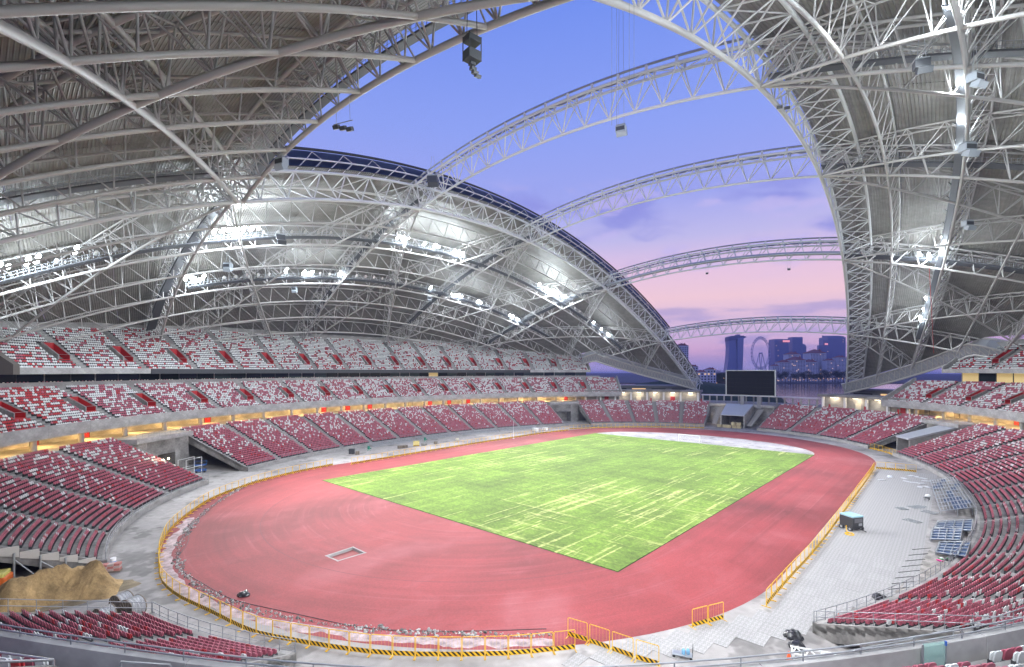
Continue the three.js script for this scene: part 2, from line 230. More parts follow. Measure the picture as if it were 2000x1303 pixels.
function rp(L, d = 0) { if (d > 15) d += 1.7 * Math.exp(-(((L - nearL.v) / (L > nearL.v ? 26 : 11)) ** 2)); const x = ((L % RLn) + RLn) % RLn / ring.h, i = Math.floor(x) % ring.N, j = (i + 1) % ring.N, f = x - Math.floor(x); return [lerp(ring.pts[i][0], ring.pts[j][0], f) + d * lerp(ring.nor[i][0], ring.nor[j][0], f), lerp(ring.pts[i][1], ring.pts[j][1], f) + d * lerp(ring.nor[i][1], ring.nor[j][1], f)]; }
const rw = (L, d, y) => { const [s, t] = rp(L, d); return Wp(s, y, t); };
function Lnear(s, t) { let b = 1e9, k = 0; for (let i = 0; i < ring.N; i++) { const e = (ring.pts[i][0] - s) ** 2 + (ring.pts[i][1] - t) ** 2; if (e < b) { b = e; k = i; } } return k * ring.h; }
function Lscreen(u, d, y, L0, L1) { let b = 1e9, k = L0; for (let L = L0; L < L1; L += 0.25) { const s = screenOf(rw(L, d, y)); if (s && Math.abs(s[0] - u) < b) { b = Math.abs(s[0] - u); k = L; } } return k; }
const yawIn = (L) => { const a = rw(L, 0, 0), b = rw(L, -1, 0); return Math.atan2(b.x - a.x, b.z - a.z); };   // +z of a local frame looks at the pitch
function sweep(profile, L0, L1, step = 3.5, caps = true) { // profile: closed loop of [d, y], counter-clockwise with d to the right
  const n = Math.max(1, Math.round((L1 - L0) / step)), m = profile.length, P = [], UV = [];
  const pt = (i, k) => { const [d, y] = profile[k % m]; const L = lerp(L0, L1, i / n); return rw(L, typeof d === 'function' ? d(L) : d, typeof y === 'function' ? y(L) : y); };
  const tri = (a, b, c, ua, ub, uc) => { P.push(a, b, c); UV.push(...ua, ...ub, ...uc); };
  let acc = 0;
  for (let k = 0; k < m; k++) {
    const w0 = acc; const A0 = pt(0, k), B0 = pt(0, k + 1); acc += A0.distanceTo(B0); const w1 = acc;
    for (let i = 0; i < n; i++) { const x0 = lerp(L0, L1, i / n), x1 = lerp(L0, L1, (i + 1) / n), a = pt(i, k), b = pt(i, k + 1), c = pt(i + 1, k), d = pt(i + 1, k + 1); tri(a, b, c, [x0, w0], [x0, w1], [x1, w0]); tri(c, b, d, [x1, w0], [x0, w1], [x1, w1]); }
  }
  if (caps) for (const i of [0, n]) { const sh = profile.map(([d, y]) => new THREE.Vector2(typeof d === 'function' ? d(lerp(L0, L1, i / n)) : d, typeof y === 'function' ? y(lerp(L0, L1, i / n)) : y)); for (const f of THREE.ShapeUtils.triangulateShape(sh, [])) { const [a, b, c] = i ? f : [f[0], f[2], f[1]]; tri(pt(i, a), pt(i, b), pt(i, c), [sh[a].x, sh[a].y], [sh[b].x, sh[b].y], [sh[c].x, sh[c].y]); } }
  const g = new THREE.BufferGeometry().setFromPoints(P); g.setAttribute('uv', new THREE.Float32BufferAttribute(UV, 2)); g.computeVertexNormals(); return g;
}
{ let b = 1e9; for (let L = 260; L < 420; L += 0.5) { const v = rw(L, 22, 14), e = Math.abs(v.x) + (v.z > 0 ? 1e6 : 0); if (v.z > -60 && e < b) { b = e; nearL.v = L; } } }
const rectP = (d0, d1, y0, y1) => [[d0, y0], [d1, y0], [d1, y1], [d0, y1]];
const visL = (L0, L1, d, y, m = 250) => { for (let i = 0; i <= 12; i++) if (inView(rw(lerp(L0, L1, i / 12), d, y), m)) return true; return false; };

// ---- seats are gathered first: [position, yaw, colour key]
const seatList = [];
function seatRow(L0, L1, d, y, skip, colour) { // along one row, leaving out the aisles and openings
  let L = L0 + 0.3; const key = Math.round(d * 100) + Math.round(y * 1000);
  while (L < L1 - 0.25) {
    if (!skip.some(([a, b]) => L > a - 0.26 && L < b + 0.26)) { const p = rw(L, d, y); if (inView(p, 120)) seatList.push({ p, yaw: yawIn(L), L, d, y, c: colour(L, d, y) }); }
    const q0 = rp(L, d), q1 = rp(L + 0.1, d); L += 0.1 * 0.53 / Math.hypot(q1[0] - q0[0], q1[1] - q0[1]);
  }
}
// ---- lower tier, block by block
const low = { n: 24, d0: 0.6, dd: 0.85, y0: 1.0, dy: 0.375 };
const gLp = (u, v) => { const [s, t] = st(gp(u, v)); return Lnear(s, t); };
const BL = {
  tunR: Lnear(113, -7.5), farR: Lnear(83, -49), rightA: Lnear(73, -58), rightB: Lnear(-57, -58.5), nearA: Lnear(-93, -28), nearB: Lnear(-97.5, -9.5),
  leftA: Lnear(-98.6, 10.5), leftB: Lnear(-76, 54), longA: Lnear(-64.3, 60.7), longB: Lnear(71, 63), farA: Lnear(82, 56), tunL: Lnear(113, 15),
};

const lowBlocks = [
  ['pink and white seating block right of the dark scoreboard tunnel', BL.farR, BL.tunR + (BL.tunR < BL.farR ? RLn : 0)],
  ['long right lower seating block curving behind the blue retracted frames', BL.rightB, BL.rightA],
  ['small lower seating block in front of the concrete parapet, beside the cable drums', BL.nearB, BL.nearA],
  ['lower seating block behind the sand heap, ending at the dark tunnel mouth', BL.leftB, BL.leftA],
  ['longest lower seating block, running from the tunnel mouth along the long side', BL.longB, BL.longA],
  ['lower seating block left of the scoreboard tunnel, below the lit wall', BL.tunL, BL.farA],
];
const seatHash = (L, d) => hash(Math.round(L * 2), Math.round(d * 10), 7), clump = (L, d) => vnoise(L * 0.45, d * 0.9, 19);
const lowColour = (L, d, y) => { const h = seatHash(L, d), c = clump(L, d), top = sm(2, 16, d); if (h < 0.02 + 0.26 * top * (c > 0.55 ? 1.6 : 0.55)) return 'white'; return hash(Math.round(L * 2), Math.round(d * 10), 8) < 0.06 ? 'red' : 'maroon'; };
const aisleStairs = [];
lowBlocks.forEach(([label, a, b]) => {
  const L0 = Math.min(a, b), L1 = Math.max(a, b), len = L1 - L0, na = Math.max(1, Math.round(len / 11.5)), al = [];
  for (let i = 0; i <= na; i++) { const L = L0 + len * i / na; al.push(i === 0 ? [L0 - 1, L0 + 0.5] : i === na ? [L1 - 0.5, L1 + 1] : [L - 0.65, L + 0.65]); }
  const g = thing('lower_seating_block', label, 'stand', rw((L0 + L1) / 2, 0, 0), 0, 'lower tier of the stands');
  for (let i = 0; i < low.n; i++) {
    const d = low.d0 + i * low.dd, y = low.y0 + i * low.dy;
    mesh('terrace_step', sweep(rectP(d, d + low.dd + 0.12, y - 0.5, y), L0, L1, 3), M.step, g, true);
    seatRow(L0, L1, d + 0.52, y, al, lowColour);
  }
  mesh('front_wall', sweep(rectP(0.1, 0.6, -0.2, low.y0 - 0.006), L0, L1, 3), M.conc, g, true);
  al.slice(1, -1).forEach(([x, z]) => { const L = (x + z) / 2, parts = []; for (let i = 1; i < low.n; i++) { const d = low.d0 + i * low.dd, y = low.y0 + i * low.dy; parts.push(sweep(rectP(d - low.dd / 2, d + 0.01, y - low.dy, y - low.dy / 2), L - 0.6, L + 0.6, 2)); } mesh('aisle_stair', merge(parts), M.conc, g, true); });
  // side walls with the raker showing
  for (const [x, w] of [[L0, 0.3], [L1 - 0.3, 0.3]]) mesh('raker_wall', sweep([[0.1, -0.2], [1.6, -0.2], [21.2, 8.0], [21.2, 9.75], [20.9, 9.85], [0.6, 1.1], [0.1, 1.1]], x, x + w, 1), M.concDark, g, true);
  // front railing: rails, posts
  const rails = []; for (const yy of [1.15, 1.5, 2.1]) { const pts = []; const n = Math.max(2, Math.round(len / 3)); for (let i = 0; i <= n; i++) pts.push(rw(lerp(L0, L1, i / n), 0.25, yy)); rails.push(tubeGeo(pts, yy > 2 ? 0.04 : 0.025, 5)); }
  const fr = thing('front_railing', 'grey steel railing along the front of the ' + label.split(',')[0].split(' ').slice(0, 8).join(' '), 'railing', rw((L0 + L1) / 2, 0.25, 1), 0, 'railings before the lower tier');
  mesh('handrail', rails[2], M.rail, fr, true); mesh('lower_rail', rails[0], M.rail, fr, true); mesh('middle_rail', rails[1], M.rail, fr, true);
  const np = Math.round(len / 1.6); for (let i = 0; i <= np; i++) { const L = lerp(L0, L1, i / np); brace(fr, rw(L, 0.25, 0.99), rw(L, 0.25, 2.1), 0.035, M.rail, 'post'); }
});
// ---- middle tier: from the far left end round behind the camera to the far right end
const midT = { n: 16, d0: 22.5, dd: 0.84, y0: 13.8, dy: 0.472 };
const midL0 = Lscreen(1212, 24, 14, 20, 160), midL1 = Lscreen(1742, 26, 14, RLn * 0.6, RLn * 0.99);
const upL0 = Lscreen(1150, 35, 25, 20, 170), upL1 = Lscreen(22, 35, 25, RLn * 0.25, RLn * 0.48), upR1 = Lscreen(1868, 38, 25, RLn * 0.6, RLn), upR0 = Lnear(0, -71);

const midColour = (L, d, y) => { const h = seatHash(L, d), c = clump(L, d); if (h < 0.28 + 0.42 * c) return 'white'; return screenOf(rw(L, d, y))?.[0] < 130 && hash(Math.round(L * 2), Math.round(d * 10), 9) < 0.8 ? 'red' : hash(Math.round(L * 2), Math.round(d * 10), 9) < 0.06 ? 'red' : 'maroon'; };
const upColour = (L, d, y) => { const h = seatHash(L, d), c = clump(L * 1.3, d * 1.3); if (h < 0.98 - 0.42 * sm(0.35, 0.75, c) - 0.10 * (1 - sm(33, 42, d))) return 'white'; return hash(Math.round(L * 2), Math.round(d * 10), 9) < 0.55 ? 'red' : 'maroon'; };
const voms = [];
function bank(name, label, T, L0, L1, nRows, colour, pitchA, group, redStart) {
  const len = L1 - L0, na = Math.max(1, Math.round(len / pitchA)), al = [], vo = [];
  for (let i = 0; i <= na; i++) { const L = L0 + len * i / na; al.push(i === 0 ? [L0 - 1, L0 + 0.4] : i === na ? [L1 - 0.4, L1 + 1] : [L - 0.6, L + 0.6]); if (i > 0 && i < na) vo.push({ L: L + 1.6, w: 2.0 }); }
  const g = thing(name, label, 'stand', rw((L0 + L1) / 2, T.d0, T.y0), 0, group);
  const maxN = Math.max(...[0, 0.1, 0.2, 0.3, 0.4, 0.5, 0.6, 0.7, 0.8, 0.9, 1].map((f) => nRows(lerp(L0, L1, f))));
  const v0 = Math.round(T.n * 0.30), v1 = Math.round(T.n * 0.62);     // rows the vomitories cut through
  for (let i = 0; i < maxN; i++) {
    const d = T.d0 + i * T.dd, y = T.y0 + i * T.dy;
    // stretches of L where this row exists
    let runs = [], on = null; for (let L = L0; L <= L1 + 1e-6; L += len / 240) { const ok = nRows(L) > i; if (ok && on === null) on = L; if ((!ok || L + len / 240 > L1 + 1e-6) && on !== null) { runs.push([on, Math.min(L1, L)]); on = null; } }
    const inV = i >= v0 && i < v1, gaps = inV ? vo.map((v) => [v.L - v.w / 2, v.L + v.w / 2]) : [];
    const parts = [];
    for (const [a, b] of runs) { let x = a; for (const [c, e] of gaps) { if (c > x && e < b) { parts.push(sweep(rectP(d, d + T.dd + 0.1, y - 0.5, y), x, c, 3.5)); x = e; } } if (b - x > 0.3) parts.push(sweep(rectP(d, d + T.dd + 0.1, y - 0.5, y), x, b, 3.5)); seatRow(a, b, d + 0.5, y, [...al, ...(i >= v0 - 1 && i < v1 + 1 ? vo.map((v) => [v.L - v.w / 2 - 0.3, v.L + v.w / 2 + 0.3]) : [])], colour); }
    if (parts.length) mesh('terrace_step', merge(parts), M.step, g, true);
  }
  al.slice(1, -1).forEach(([x, z]) => { const L = (x + z) / 2; if (!visL(L, L, T.d0 + 4, T.y0 + 3, 60)) return; const parts = []; for (let i = 1; i < Math.min(T.n, nRows(L)); i++) { const d = T.d0 + i * T.dd, y = T.y0 + i * T.dy; parts.push(sweep(rectP(d - T.dd / 2, d + 0.01, y - T.dy, y - T.dy / 2), L - 0.55, L + 0.55, 2)); } if (parts.length) mesh('aisle_stair', merge(parts), M.conc, g, true); });
  vo.forEach((v) => { if (visL(v.L, v.L, T.d0 + 4, T.y0 + 3, 60)) voms.push({ ...v, T, v0, v1, g }); });
  return g;
}
bank('middle_tier', 'middle seating tier of mixed maroon and white seats sweeping round the bowl', midT, midL0, midL1, () => midT.n, midColour, 12.2, null);
const upT = { n: 22, d0: 33.9, dd: 0.84, y0: 25.35, dy: 0.62 };
const upRows = (L) => { const s = Math.abs(rp(L)[0]); return Math.round(22 - 11.5 * sm(40, 102, s)); };
bank('upper_tier', 'upper seating tier of mostly white seats on the long side', { ...upT, n: 14 }, upL0, upL1, upRows, upColour, 11.6, 'upper tiers');
bank('upper_tier', 'upper tier of white and red seats above the yellow lit suite, over the retracted seats', { ...upT, n: 14 }, upR0, upR1, upRows, upColour, 11.6, 'upper tiers');
// vomitories: a red lined opening in the rake with concrete cheeks
voms.forEach((v) => {
  const { T, v0, v1 } = v, a = T.d0 + v0 * T.dd, b = T.d0 + v1 * T.dd, ya = T.y0 + v0 * T.dy - 0.05, yb = T.y0 + v1 * T.dy, w = v.w / 2;
  const t = thing('vomitory', T.y0 > 20 ? 'red lined stair opening between the white seats of the upper tier' : 'red lined stair opening with concrete cheeks in the middle tier', 'doorway', rw(v.L, a, ya), 0, T.y0 > 20 ? 'openings in the upper tier' : 'openings in the middle tier');
  mesh('floor', sweep(rectP(a - 0.02, b, ya - 0.2, ya), v.L - w, v.L + w, 3), M.red, t, true);
  mesh('back_wall', sweep(rectP(b - 0.06, b + 0.09, ya, yb + 0.75), v.L - w, v.L + w, 3), M.red, t, true);
  for (const s of [-1, 1]) { const x = v.L + s * w; mesh('cheek_wall', sweep([[a, ya - 0.3], [b, ya - 0.3], [b, yb + 0.8], [a, ya + 0.95]], x - 0.11, x + 0.11, 1), M.concDark, t, true); mesh('red_lining', sweep([[a + 0.05, ya], [b, ya], [b, yb + 0.7], [a + 0.05, ya + 0.85]], x - s * 0.15 - 0.025, x - s * 0.15 + 0.025, 1), M.red, t, true); }
  const rl = []; for (const s of [-1, 1]) rl.push(rodGeo(rw(v.L + s * w, a, ya + 1.1), rw(v.L + s * w, b, yb + 1.0), 0.035), rodGeo(rw(v.L + s * w, a, ya), rw(v.L + s * w, a, ya + 1.1), 0.035)); rl.push(rodGeo(rw(v.L - w, a, ya + 1.1), rw(v.L + w, a, ya + 1.1), 0.035)); mesh('handrail', merge(rl), M.rail, t, true);
});
// ---- structure between the tiers
const band = (name, label, cat, prof, L0, L1, mat, pieceLen, piece, grp) => { const g = thing(name, label, cat, rw((L0 + L1) / 2, 24, 10), 0, grp); const n = Math.max(1, Math.round((L1 - L0) / pieceLen)); for (let i = 0; i < n; i++) { const a = lerp(L0, L1, i / n), b = lerp(L0, L1, (i + 1) / n); if (visL(a, b, 24, 12, 300)) mesh(piece, sweep(prof, a + 0.012, b - 0.012, 2.5), mat, g, true); } return g; };
const fm = band('middle_fascia', 'pale concrete fascia beam along the front of the middle tier', 'beam', rectP(21.95, 22.25, 12.1, 14.5), midL0, midL1, M.fascia, 8, 'fascia_panel');
band('upper_fascia', 'pale concrete fascia beam along the front of the long upper tier', 'beam', rectP(33.3, 33.75, 24.35, 25.75), upL0, upL1, M.fascia, 8, 'fascia_panel');
band('upper_fascia', 'pale concrete fascia beam under the white seats above the yellow lit suite', 'beam', rectP(33.3, 33.75, 24.35, 25.75), upR0, upR1, M.fascia, 8, 'fascia_panel');
tag(mesh('middle_tier_slab', sweep([[22.3, 12.15], [32, 12.15], [42, 12.15], [42, 20.8], [36, 20.0], [35, 19.6], [23, 12.4]], midL0, midL1, 4), M.conc, scene), null, null, null, 'structure');
tag(mesh('suite_floor', sweep(rectP(36.2, 45, 20.9, 21.35), midL0, midL1, 4), M.conc, scene), null, null, null, 'structure');
for (const [a, b] of [[upL0, upL1], [upR0, upR1]]) {
  tag(mesh('upper_tier_slab', sweep([[33.7, 24.4], [45, 24.4], [45, 32.0], [42, 29.8], [34, 24.9]], a, b, 4), M.concDark, scene), null, null, null, 'structure');
  const rear = (L) => upT.d0 + upRowsSmooth(L) * upT.dd, ry = (L) => upT.y0 + upRowsSmooth(L) * upT.dy;
  tag(mesh('upper_back_wall', sweep([[(L) => rear(L) + 0.1, (L) => ry(L) - 3], [(L) => rear(L) + 0.6, (L) => ry(L) - 3], [(L) => rear(L) + 0.6, (L) => ry(L) + 1.5], [(L) => rear(L) + 0.1, (L) => ry(L) + 1.5]], a, b, 3), M.fascia, scene), null, null, null, 'structure');
}
function upRowsSmooth(L) { const s = Math.abs(rp(L)[0]); return 22.2 - 11.5 * sm(40, 102, s); }
// parapet of the suite level and its glass front
band('suite_parapet', 'pale concrete parapet above the middle tier, before the suite chairs', 'wall', rectP(36.0, 36.3, 21.0, 22.55), midL0 + 6, upL1 + 3, M.fascia, 8, 'parapet_panel');
for (const [a, b, lab] of [[upL0, upL1, 'dark glazed suite front under the long upper tier'], [upR0, upR1, 'glazed suite front with yellow lit rooms under the upper tier']]) {
  const g = thing('suite_glazing', lab, 'window wall', rw((a + b) / 2, 40, 21.4)), n = Math.round((b - a) / 4.2);
  for (let i = 0; i < n; i++) { const x = lerp(a, b, i / n), z = lerp(a, b, (i + 1) / n); if (!visL(x, z, 40, 23, 80)) continue; const lit = lab.includes('yellow') ? i % 3 === 1 || i % 5 === 0 : hash(i, 3) < 0.025; mesh('window_pane', sweep(rectP(40, 40.08, 21.4, 24.38), x + 0.1, z - 0.1, 2.2), lit ? M.litWin ??= std([0.5, 0.4, 0.2], 0.5, { emissive: new THREE.Color().setRGB(1, 0.72, 0.30), emissiveIntensity: 0.4 }) : hash(i, 5) < 0.3 ? M.glass2 ??= std([0.05, 0.075, 0.075], 0.08) : M.glass, g, true); mesh('mullion', sweep(rectP(39.9, 40.15, 21.36, 24.39), z - 0.09, z + 0.09, 1), hash(i, 8) < 0.4 ? M.fascia : M.dark, g, true); }
}
// chairs on the suite balcony are seats too
{ let i = 0; for (let L = upL0 + 1; L < upL1 - 1; L += 5.2, i++) for (const d of [37.2, 38.3]) for (let k = 0; k < 7; k++) { const l = L + k * 0.58; const p = rw(l, d, 21.38 + (d > 38 ? 0.3 : 0)); if (inView(p, 60)) seatList.push({ p, yaw: yawIn(l), L: l, d, y: 21.4, c: hash(Math.round(l * 2), d > 38 ? 1 : 2, 3) < 0.55 ? 'cream' : 'maroon', big: 1 }); } }
// black display ribbon on the upper fascia
{ const a = Lscreen(1036, 33.2, 25, upL0, upL1), b = Lscreen(295, 33.2, 25, upL0, upL1); const g = thing('ribbon_display', 'long black display ribbon on the front of the upper tier', 'display', rw((a + b) / 2, 33.1, 24.5)); const n = 24; for (let i = 0; i < n; i++) mesh('display_module', sweep(rectP(33.05, 33.28, 24.25, 25.62), lerp(a, b, i / n) + 0.01, lerp(a, b, (i + 1) / n) - 0.01, 2), M.dark, g, true); }
// concourse under the middle tier
const litWall = M.fascia, lampGlow = std([0.9, 0.8, 0.6], 0.5, { emissive: new THREE.Color().setRGB(1, 0.70, 0.30), emissiveIntensity: 5 });
tag(mesh('concourse_floor', sweep(rectP(20.9, 40, 9.3, 9.7), midL0 - 26, midL1 + 26, 4), M.conc, scene), null, null, null, 'structure');
tag(mesh('concourse_wall', sweep(rectP(31.0, 31.4, 9.7, 12.14), midL0, midL1, 4), litWall, scene), null, null, null, 'structure');
{ const n = Math.round((midL1 - midL0) / 8.6); let di = 0;
  for (let i = 0; i <= n; i++) { const L = lerp(midL0 + 0.6, midL1 - 0.6, i / n); if (!visL(L, L, 24, 11, 40)) continue;
    const c = thing('concourse_column', 'round white concrete column under the middle tier', 'column', rw(L, 24.3, 9.7), 0, 'columns under the middle tier');
    const s = mesh('shaft', new THREE.CylinderGeometry(0.5, 0.5, 2.45, 18), M.fascia, c); s.position.y = 1.22; const cp = mesh('base_ring', new THREE.CylinderGeometry(0.56, 0.58, 0.18, 18), M.concDark, c); cp.position.y = 0.09;
    // ceiling lamps
    const lm = thing('concourse_lamp', 'warm strip lamp under the middle tier ceiling', 'lamp', rw(L + 4.2, 27.2, 12.04), yawIn(L + 4.2), 'strip lamps along the concourse');
    mesh('lamp_case', bx(2.6, 0.1, 0.4), M.white, lm); const df = mesh('diffuser', bx(2.4, 0.04, 0.3, 0, -0.07, 0), lampGlow, lm);
    { const pl = new THREE.PointLight(new THREE.Color().setRGB(1, 0.60, 0.19), 140); pl.position.set(0, -0.3, 0); pl.shadow.radius = 10; pl.castShadow = true; lm.add(pl); }
    // doors in the wall
    if (hash(i, 77) < 0.6) { const dr = thing('concourse_door', hash(i, 78) < 0.6 ? 'red door in the yellow lit concourse wall' : 'grey door in the yellow lit concourse wall', 'door', rw(L + 2.5, 30.9, 9.7), yawIn(L + 2.5), 'doors along the concourse'); mesh('door_leaf', bx(1.9, 2.15, 0.08, 0, 1.08, 0), hash(i, 78) < 0.6 ? M.red : M.concDark, dr); mesh('door_frame', merge([bx(0.1, 2.25, 0.14, -1, 1.12, 0), bx(0.1, 2.25, 0.14, 1, 1.12, 0), bx(2.1, 0.1, 0.14, 0, 2.2, 0)]), M.dark, dr); const hd = mesh('handle', bx(0.05, 0.3, 0.06, 0.1, 1.05, 0.07), M.rail, dr); }
  } }
// sloped end walls of the middle and upper tiers
for (const [L, w, lab] of [[midL0 - 0.35, 0.35, 'stepped concrete end wall of the middle tier beside the lit wall'], [midL1, 0.35, 'sloping concrete end wall of the middle tier beyond the tunnel roof']]) { const m = mesh('tier_end_wall', sweep([[21.9, 12.35], [36.5, 12.35], [36.5, 22.6], [35.9, 22.6], [22.2, 15.1], [21.9, 15.1]], L, L + w, 1), M.fascia, scene); tag(m, lab, 'wall'); }
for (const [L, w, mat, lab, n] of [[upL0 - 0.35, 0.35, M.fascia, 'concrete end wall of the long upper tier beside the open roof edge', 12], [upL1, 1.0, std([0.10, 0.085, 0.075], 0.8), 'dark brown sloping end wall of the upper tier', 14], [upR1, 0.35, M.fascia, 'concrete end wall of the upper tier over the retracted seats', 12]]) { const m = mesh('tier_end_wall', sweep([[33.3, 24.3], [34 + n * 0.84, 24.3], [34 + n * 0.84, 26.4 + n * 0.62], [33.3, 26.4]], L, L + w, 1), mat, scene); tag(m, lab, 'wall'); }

// ---------------------------------------------------------------- field: apron, track, pitch
function sheet(name, pts, y, mat, uvScale = 1, holes = []) { // polygon in pitch coordinates
  const sh = pts.map(([s, t]) => new THREE.Vector2(s, t)), hs = holes.map((h) => h.map(([s, t]) => new THREE.Vector2(s, t))), all = [...sh, ...hs.flat()], P = [], UV = [], I = [];
  all.forEach((v) => { const w = Wp(v.x, y, v.y); P.push(w.x, w.y, w.z); UV.push(v.x * uvScale, v.y * uvScale); });
  THREE.ShapeUtils.triangulateShape(sh, hs).forEach(([a, b, c]) => { const A = all[a], B = all[b], Cc = all[c]; if ((B.x - A.x) * (Cc.y - A.y) - (B.y - A.y) * (Cc.x - A.x) > 0) I.push(a, b, c); else I.push(a, c, b); });
  const g = new THREE.BufferGeometry(); g.setAttribute('position', new THREE.Float32BufferAttribute(P, 3)); g.setAttribute('uv', new THREE.Float32BufferAttribute(UV, 2)); g.setIndex(I); g.computeVertexNormals();
  if (g.attributes.normal.getY(0) < 0) { const ix = g.index.array; for (let i = 0; i < ix.length; i += 3) [ix[i], ix[i + 1]] = [ix[i + 1], ix[i]]; g.computeVertexNormals(); }
  return tag(mesh(name, g, mat, scene), null, null, null, 'structure');
}
const loopRing = (d, n = 240) => Array.from({ length: n }, (_, i) => rp(i / n * RLn, d));
const stadiumLoop = (R, half, off = 0, n = 48) => { const a = []; for (let i = 0; i <= n; i++) { const f = -Math.PI / 2 + Math.PI * i / n; a.push([half + R * Math.cos(f), R * Math.sin(f)]); } for (let i = 0; i <= n; i++) { const f = Math.PI / 2 + Math.PI * i / n; a.push([-half + R * Math.cos(f), R * Math.sin(f)]); } return a; };
const apronTex = noiseTex(1024, (x, y) => { const n = tfbm(x, y, 3, 101, 6), f = tfbm(x, y, 48, 111, 2), sc = tfbm(x * 1, y, 12, 121, 4); let v = 0.78 + 0.34 * (n - 0.5) + 0.12 * (f - 0.5); v -= 0.14 * sm(0.60, 0.72, sc); return [v, v * 0.985, v * 0.975]; });
const apronMat = std([0.47, 0.455, 0.45], 0.85, { map: rep(apronTex, 0.03) });

const trackMat = (() => { // worn polyurethane: swept dust, scuffs that follow the lanes, roller bands
  const Wd = 2048, Hd = 1180, d = new Uint8Array(Wd * Hd * 4);
  for (let j = 0; j < Hd; j++) for (let i = 0; i < Wd; i++) {
    const s = -98 + 204 * (i + 0.5) / Wd, t = -57 + 114 * (j + 0.5) / Hd, e = s < -45 ? -45 : s > 48 ? 48 : s, r = Math.hypot(s - e, t), a = s < -45 || s > 48 ? Math.atan2(t, s - e) * 45 : s * Math.sign(t);
    const n = fbm(s * 0.07, t * 0.07, 3, 4), g = hash(i, j, 3), band = fbm(r * 1.1, a * 0.02, 9, 3), scuff = sm(0.66, 0.8, fbm(r * 2.6, a * 0.06, 15, 4)), lane = Math.abs(((r - 37.6) / 1.22) % 1) < 0.06 && r > 37.6 ? 1 : 0;
    const dust = sm(0.5, 0.8, fbm(s * 0.055 + 3, t * 0.08 + 1, 21, 5)) * (0.4 + 0.6 * fbm(s * 0.6, t * 0.6, 31, 4)), swirl = sm(0.6, 0.75, fbm(s * 0.3 + 2 * n, t * 0.45, 41, 4)) * 0.3, k = 0.76 + 0.34 * (n - 0.5) + 0.12 * (band - 0.5) + 0.12 * (g - 0.5) - 0.035 * lane, w = clamp(0.68 * dust + 0.26 * scuff + swirl * 0.5), o = (j * Wd + i) * 4;
    d[o] = 255 * clamp(lerp(k * 0.90, 0.86, w)); d[o + 1] = 255 * clamp(lerp(k * 0.375, 0.62, w * 0.7)); d[o + 2] = 255 * clamp(lerp(k * 0.385, 0.63, w * 0.7)); d[o + 3] = 255;
  }
  const tx = new THREE.DataTexture(d, Wd, Hd); tx.colorSpace = THREE.SRGBColorSpace; tx.magFilter = THREE.LinearFilter; tx.minFilter = THREE.LinearMipmapLinearFilter; tx.generateMipmaps = true; tx.needsUpdate = true;
  return std([0.46, 0.43, 0.45], 0.8, { map: tx });
})();
const trackShape = []; { const R = 53.6, n = 60; for (let i = 0; i <= n; i++) { const f = -Math.PI / 2 + Math.PI * i / n; trackShape.push([48 + 52 * Math.cos(f), R * Math.sin(f)]); } for (let i = 0; i <= n; i++) { const f = Math.PI / 2 + Math.PI * i / n; trackShape.push([-45.5 + 49.5 * Math.cos(f), R * Math.sin(f)]); } }
const uvst = (u, v) => st(gp(u, v));
const pit = [[637, 1086], [689, 1069], [713, 1080], [660, 1096]].map(([u, v]) => uvst(u, v));
sheet('stadium_floor', loopRing(24), 0, apronMat, 1, [pit]);
{ const m = sheet('running_track', trackShape, 0.012, trackMat, 1, [pit]), uv = m.geometry.attributes.uv; for (let i = 0; i < uv.count; i++) uv.setXY(i, (uv.getX(i) + 98) / 204, (uv.getY(i) + 57) / 114); }
sheet('drain_channel', [[-57.42, -38.22], [57.42, -38.22], [57.42, 38.22], [-57.42, 38.22]], 0.022, std([0.03, 0.028, 0.028], 0.9));
{ const l = []; for (const [R, w, c] of [[37.6, 0.09, 0]]) { for (let i = 0; i < 64; i++) { const f0 = Math.PI / 2 + Math.PI * i / 64, f1 = Math.PI / 2 + Math.PI * (i + 1) / 64; l.push([f0, f1, R, w]); } }
  const P = []; l.forEach(([a, b, R, w]) => { const q = (f, r) => Wp(-45 + r * Math.cos(f), 0.02, r * Math.sin(f)); P.push(q(a, R), q(a, R + w), q(b, R), q(b, R), q(a, R + w), q(b, R + w)); });
  const g = new THREE.BufferGeometry().setFromPoints(P); g.computeVertexNormals(); g.setAttribute('uv', new THREE.Float32BufferAttribute(new Float32Array(P.length * 2), 2)); tag(mesh('kerb_line', g, std([0.12, 0.03, 0.035], 0.8), scene), null, null, null, 'structure'); }
{ const a = [[57, 38]]; for (let i = 0; i <= 24; i++) { const f = Math.PI / 2 - Math.PI * i / 24; a.push([57 + 23 * Math.cos(f), 38 * Math.sin(f)]); } sheet('far_infield', a, 0.018, std([0.52, 0.51, 0.53], 0.8, { map: rep(apronTex, 0.04) })); }
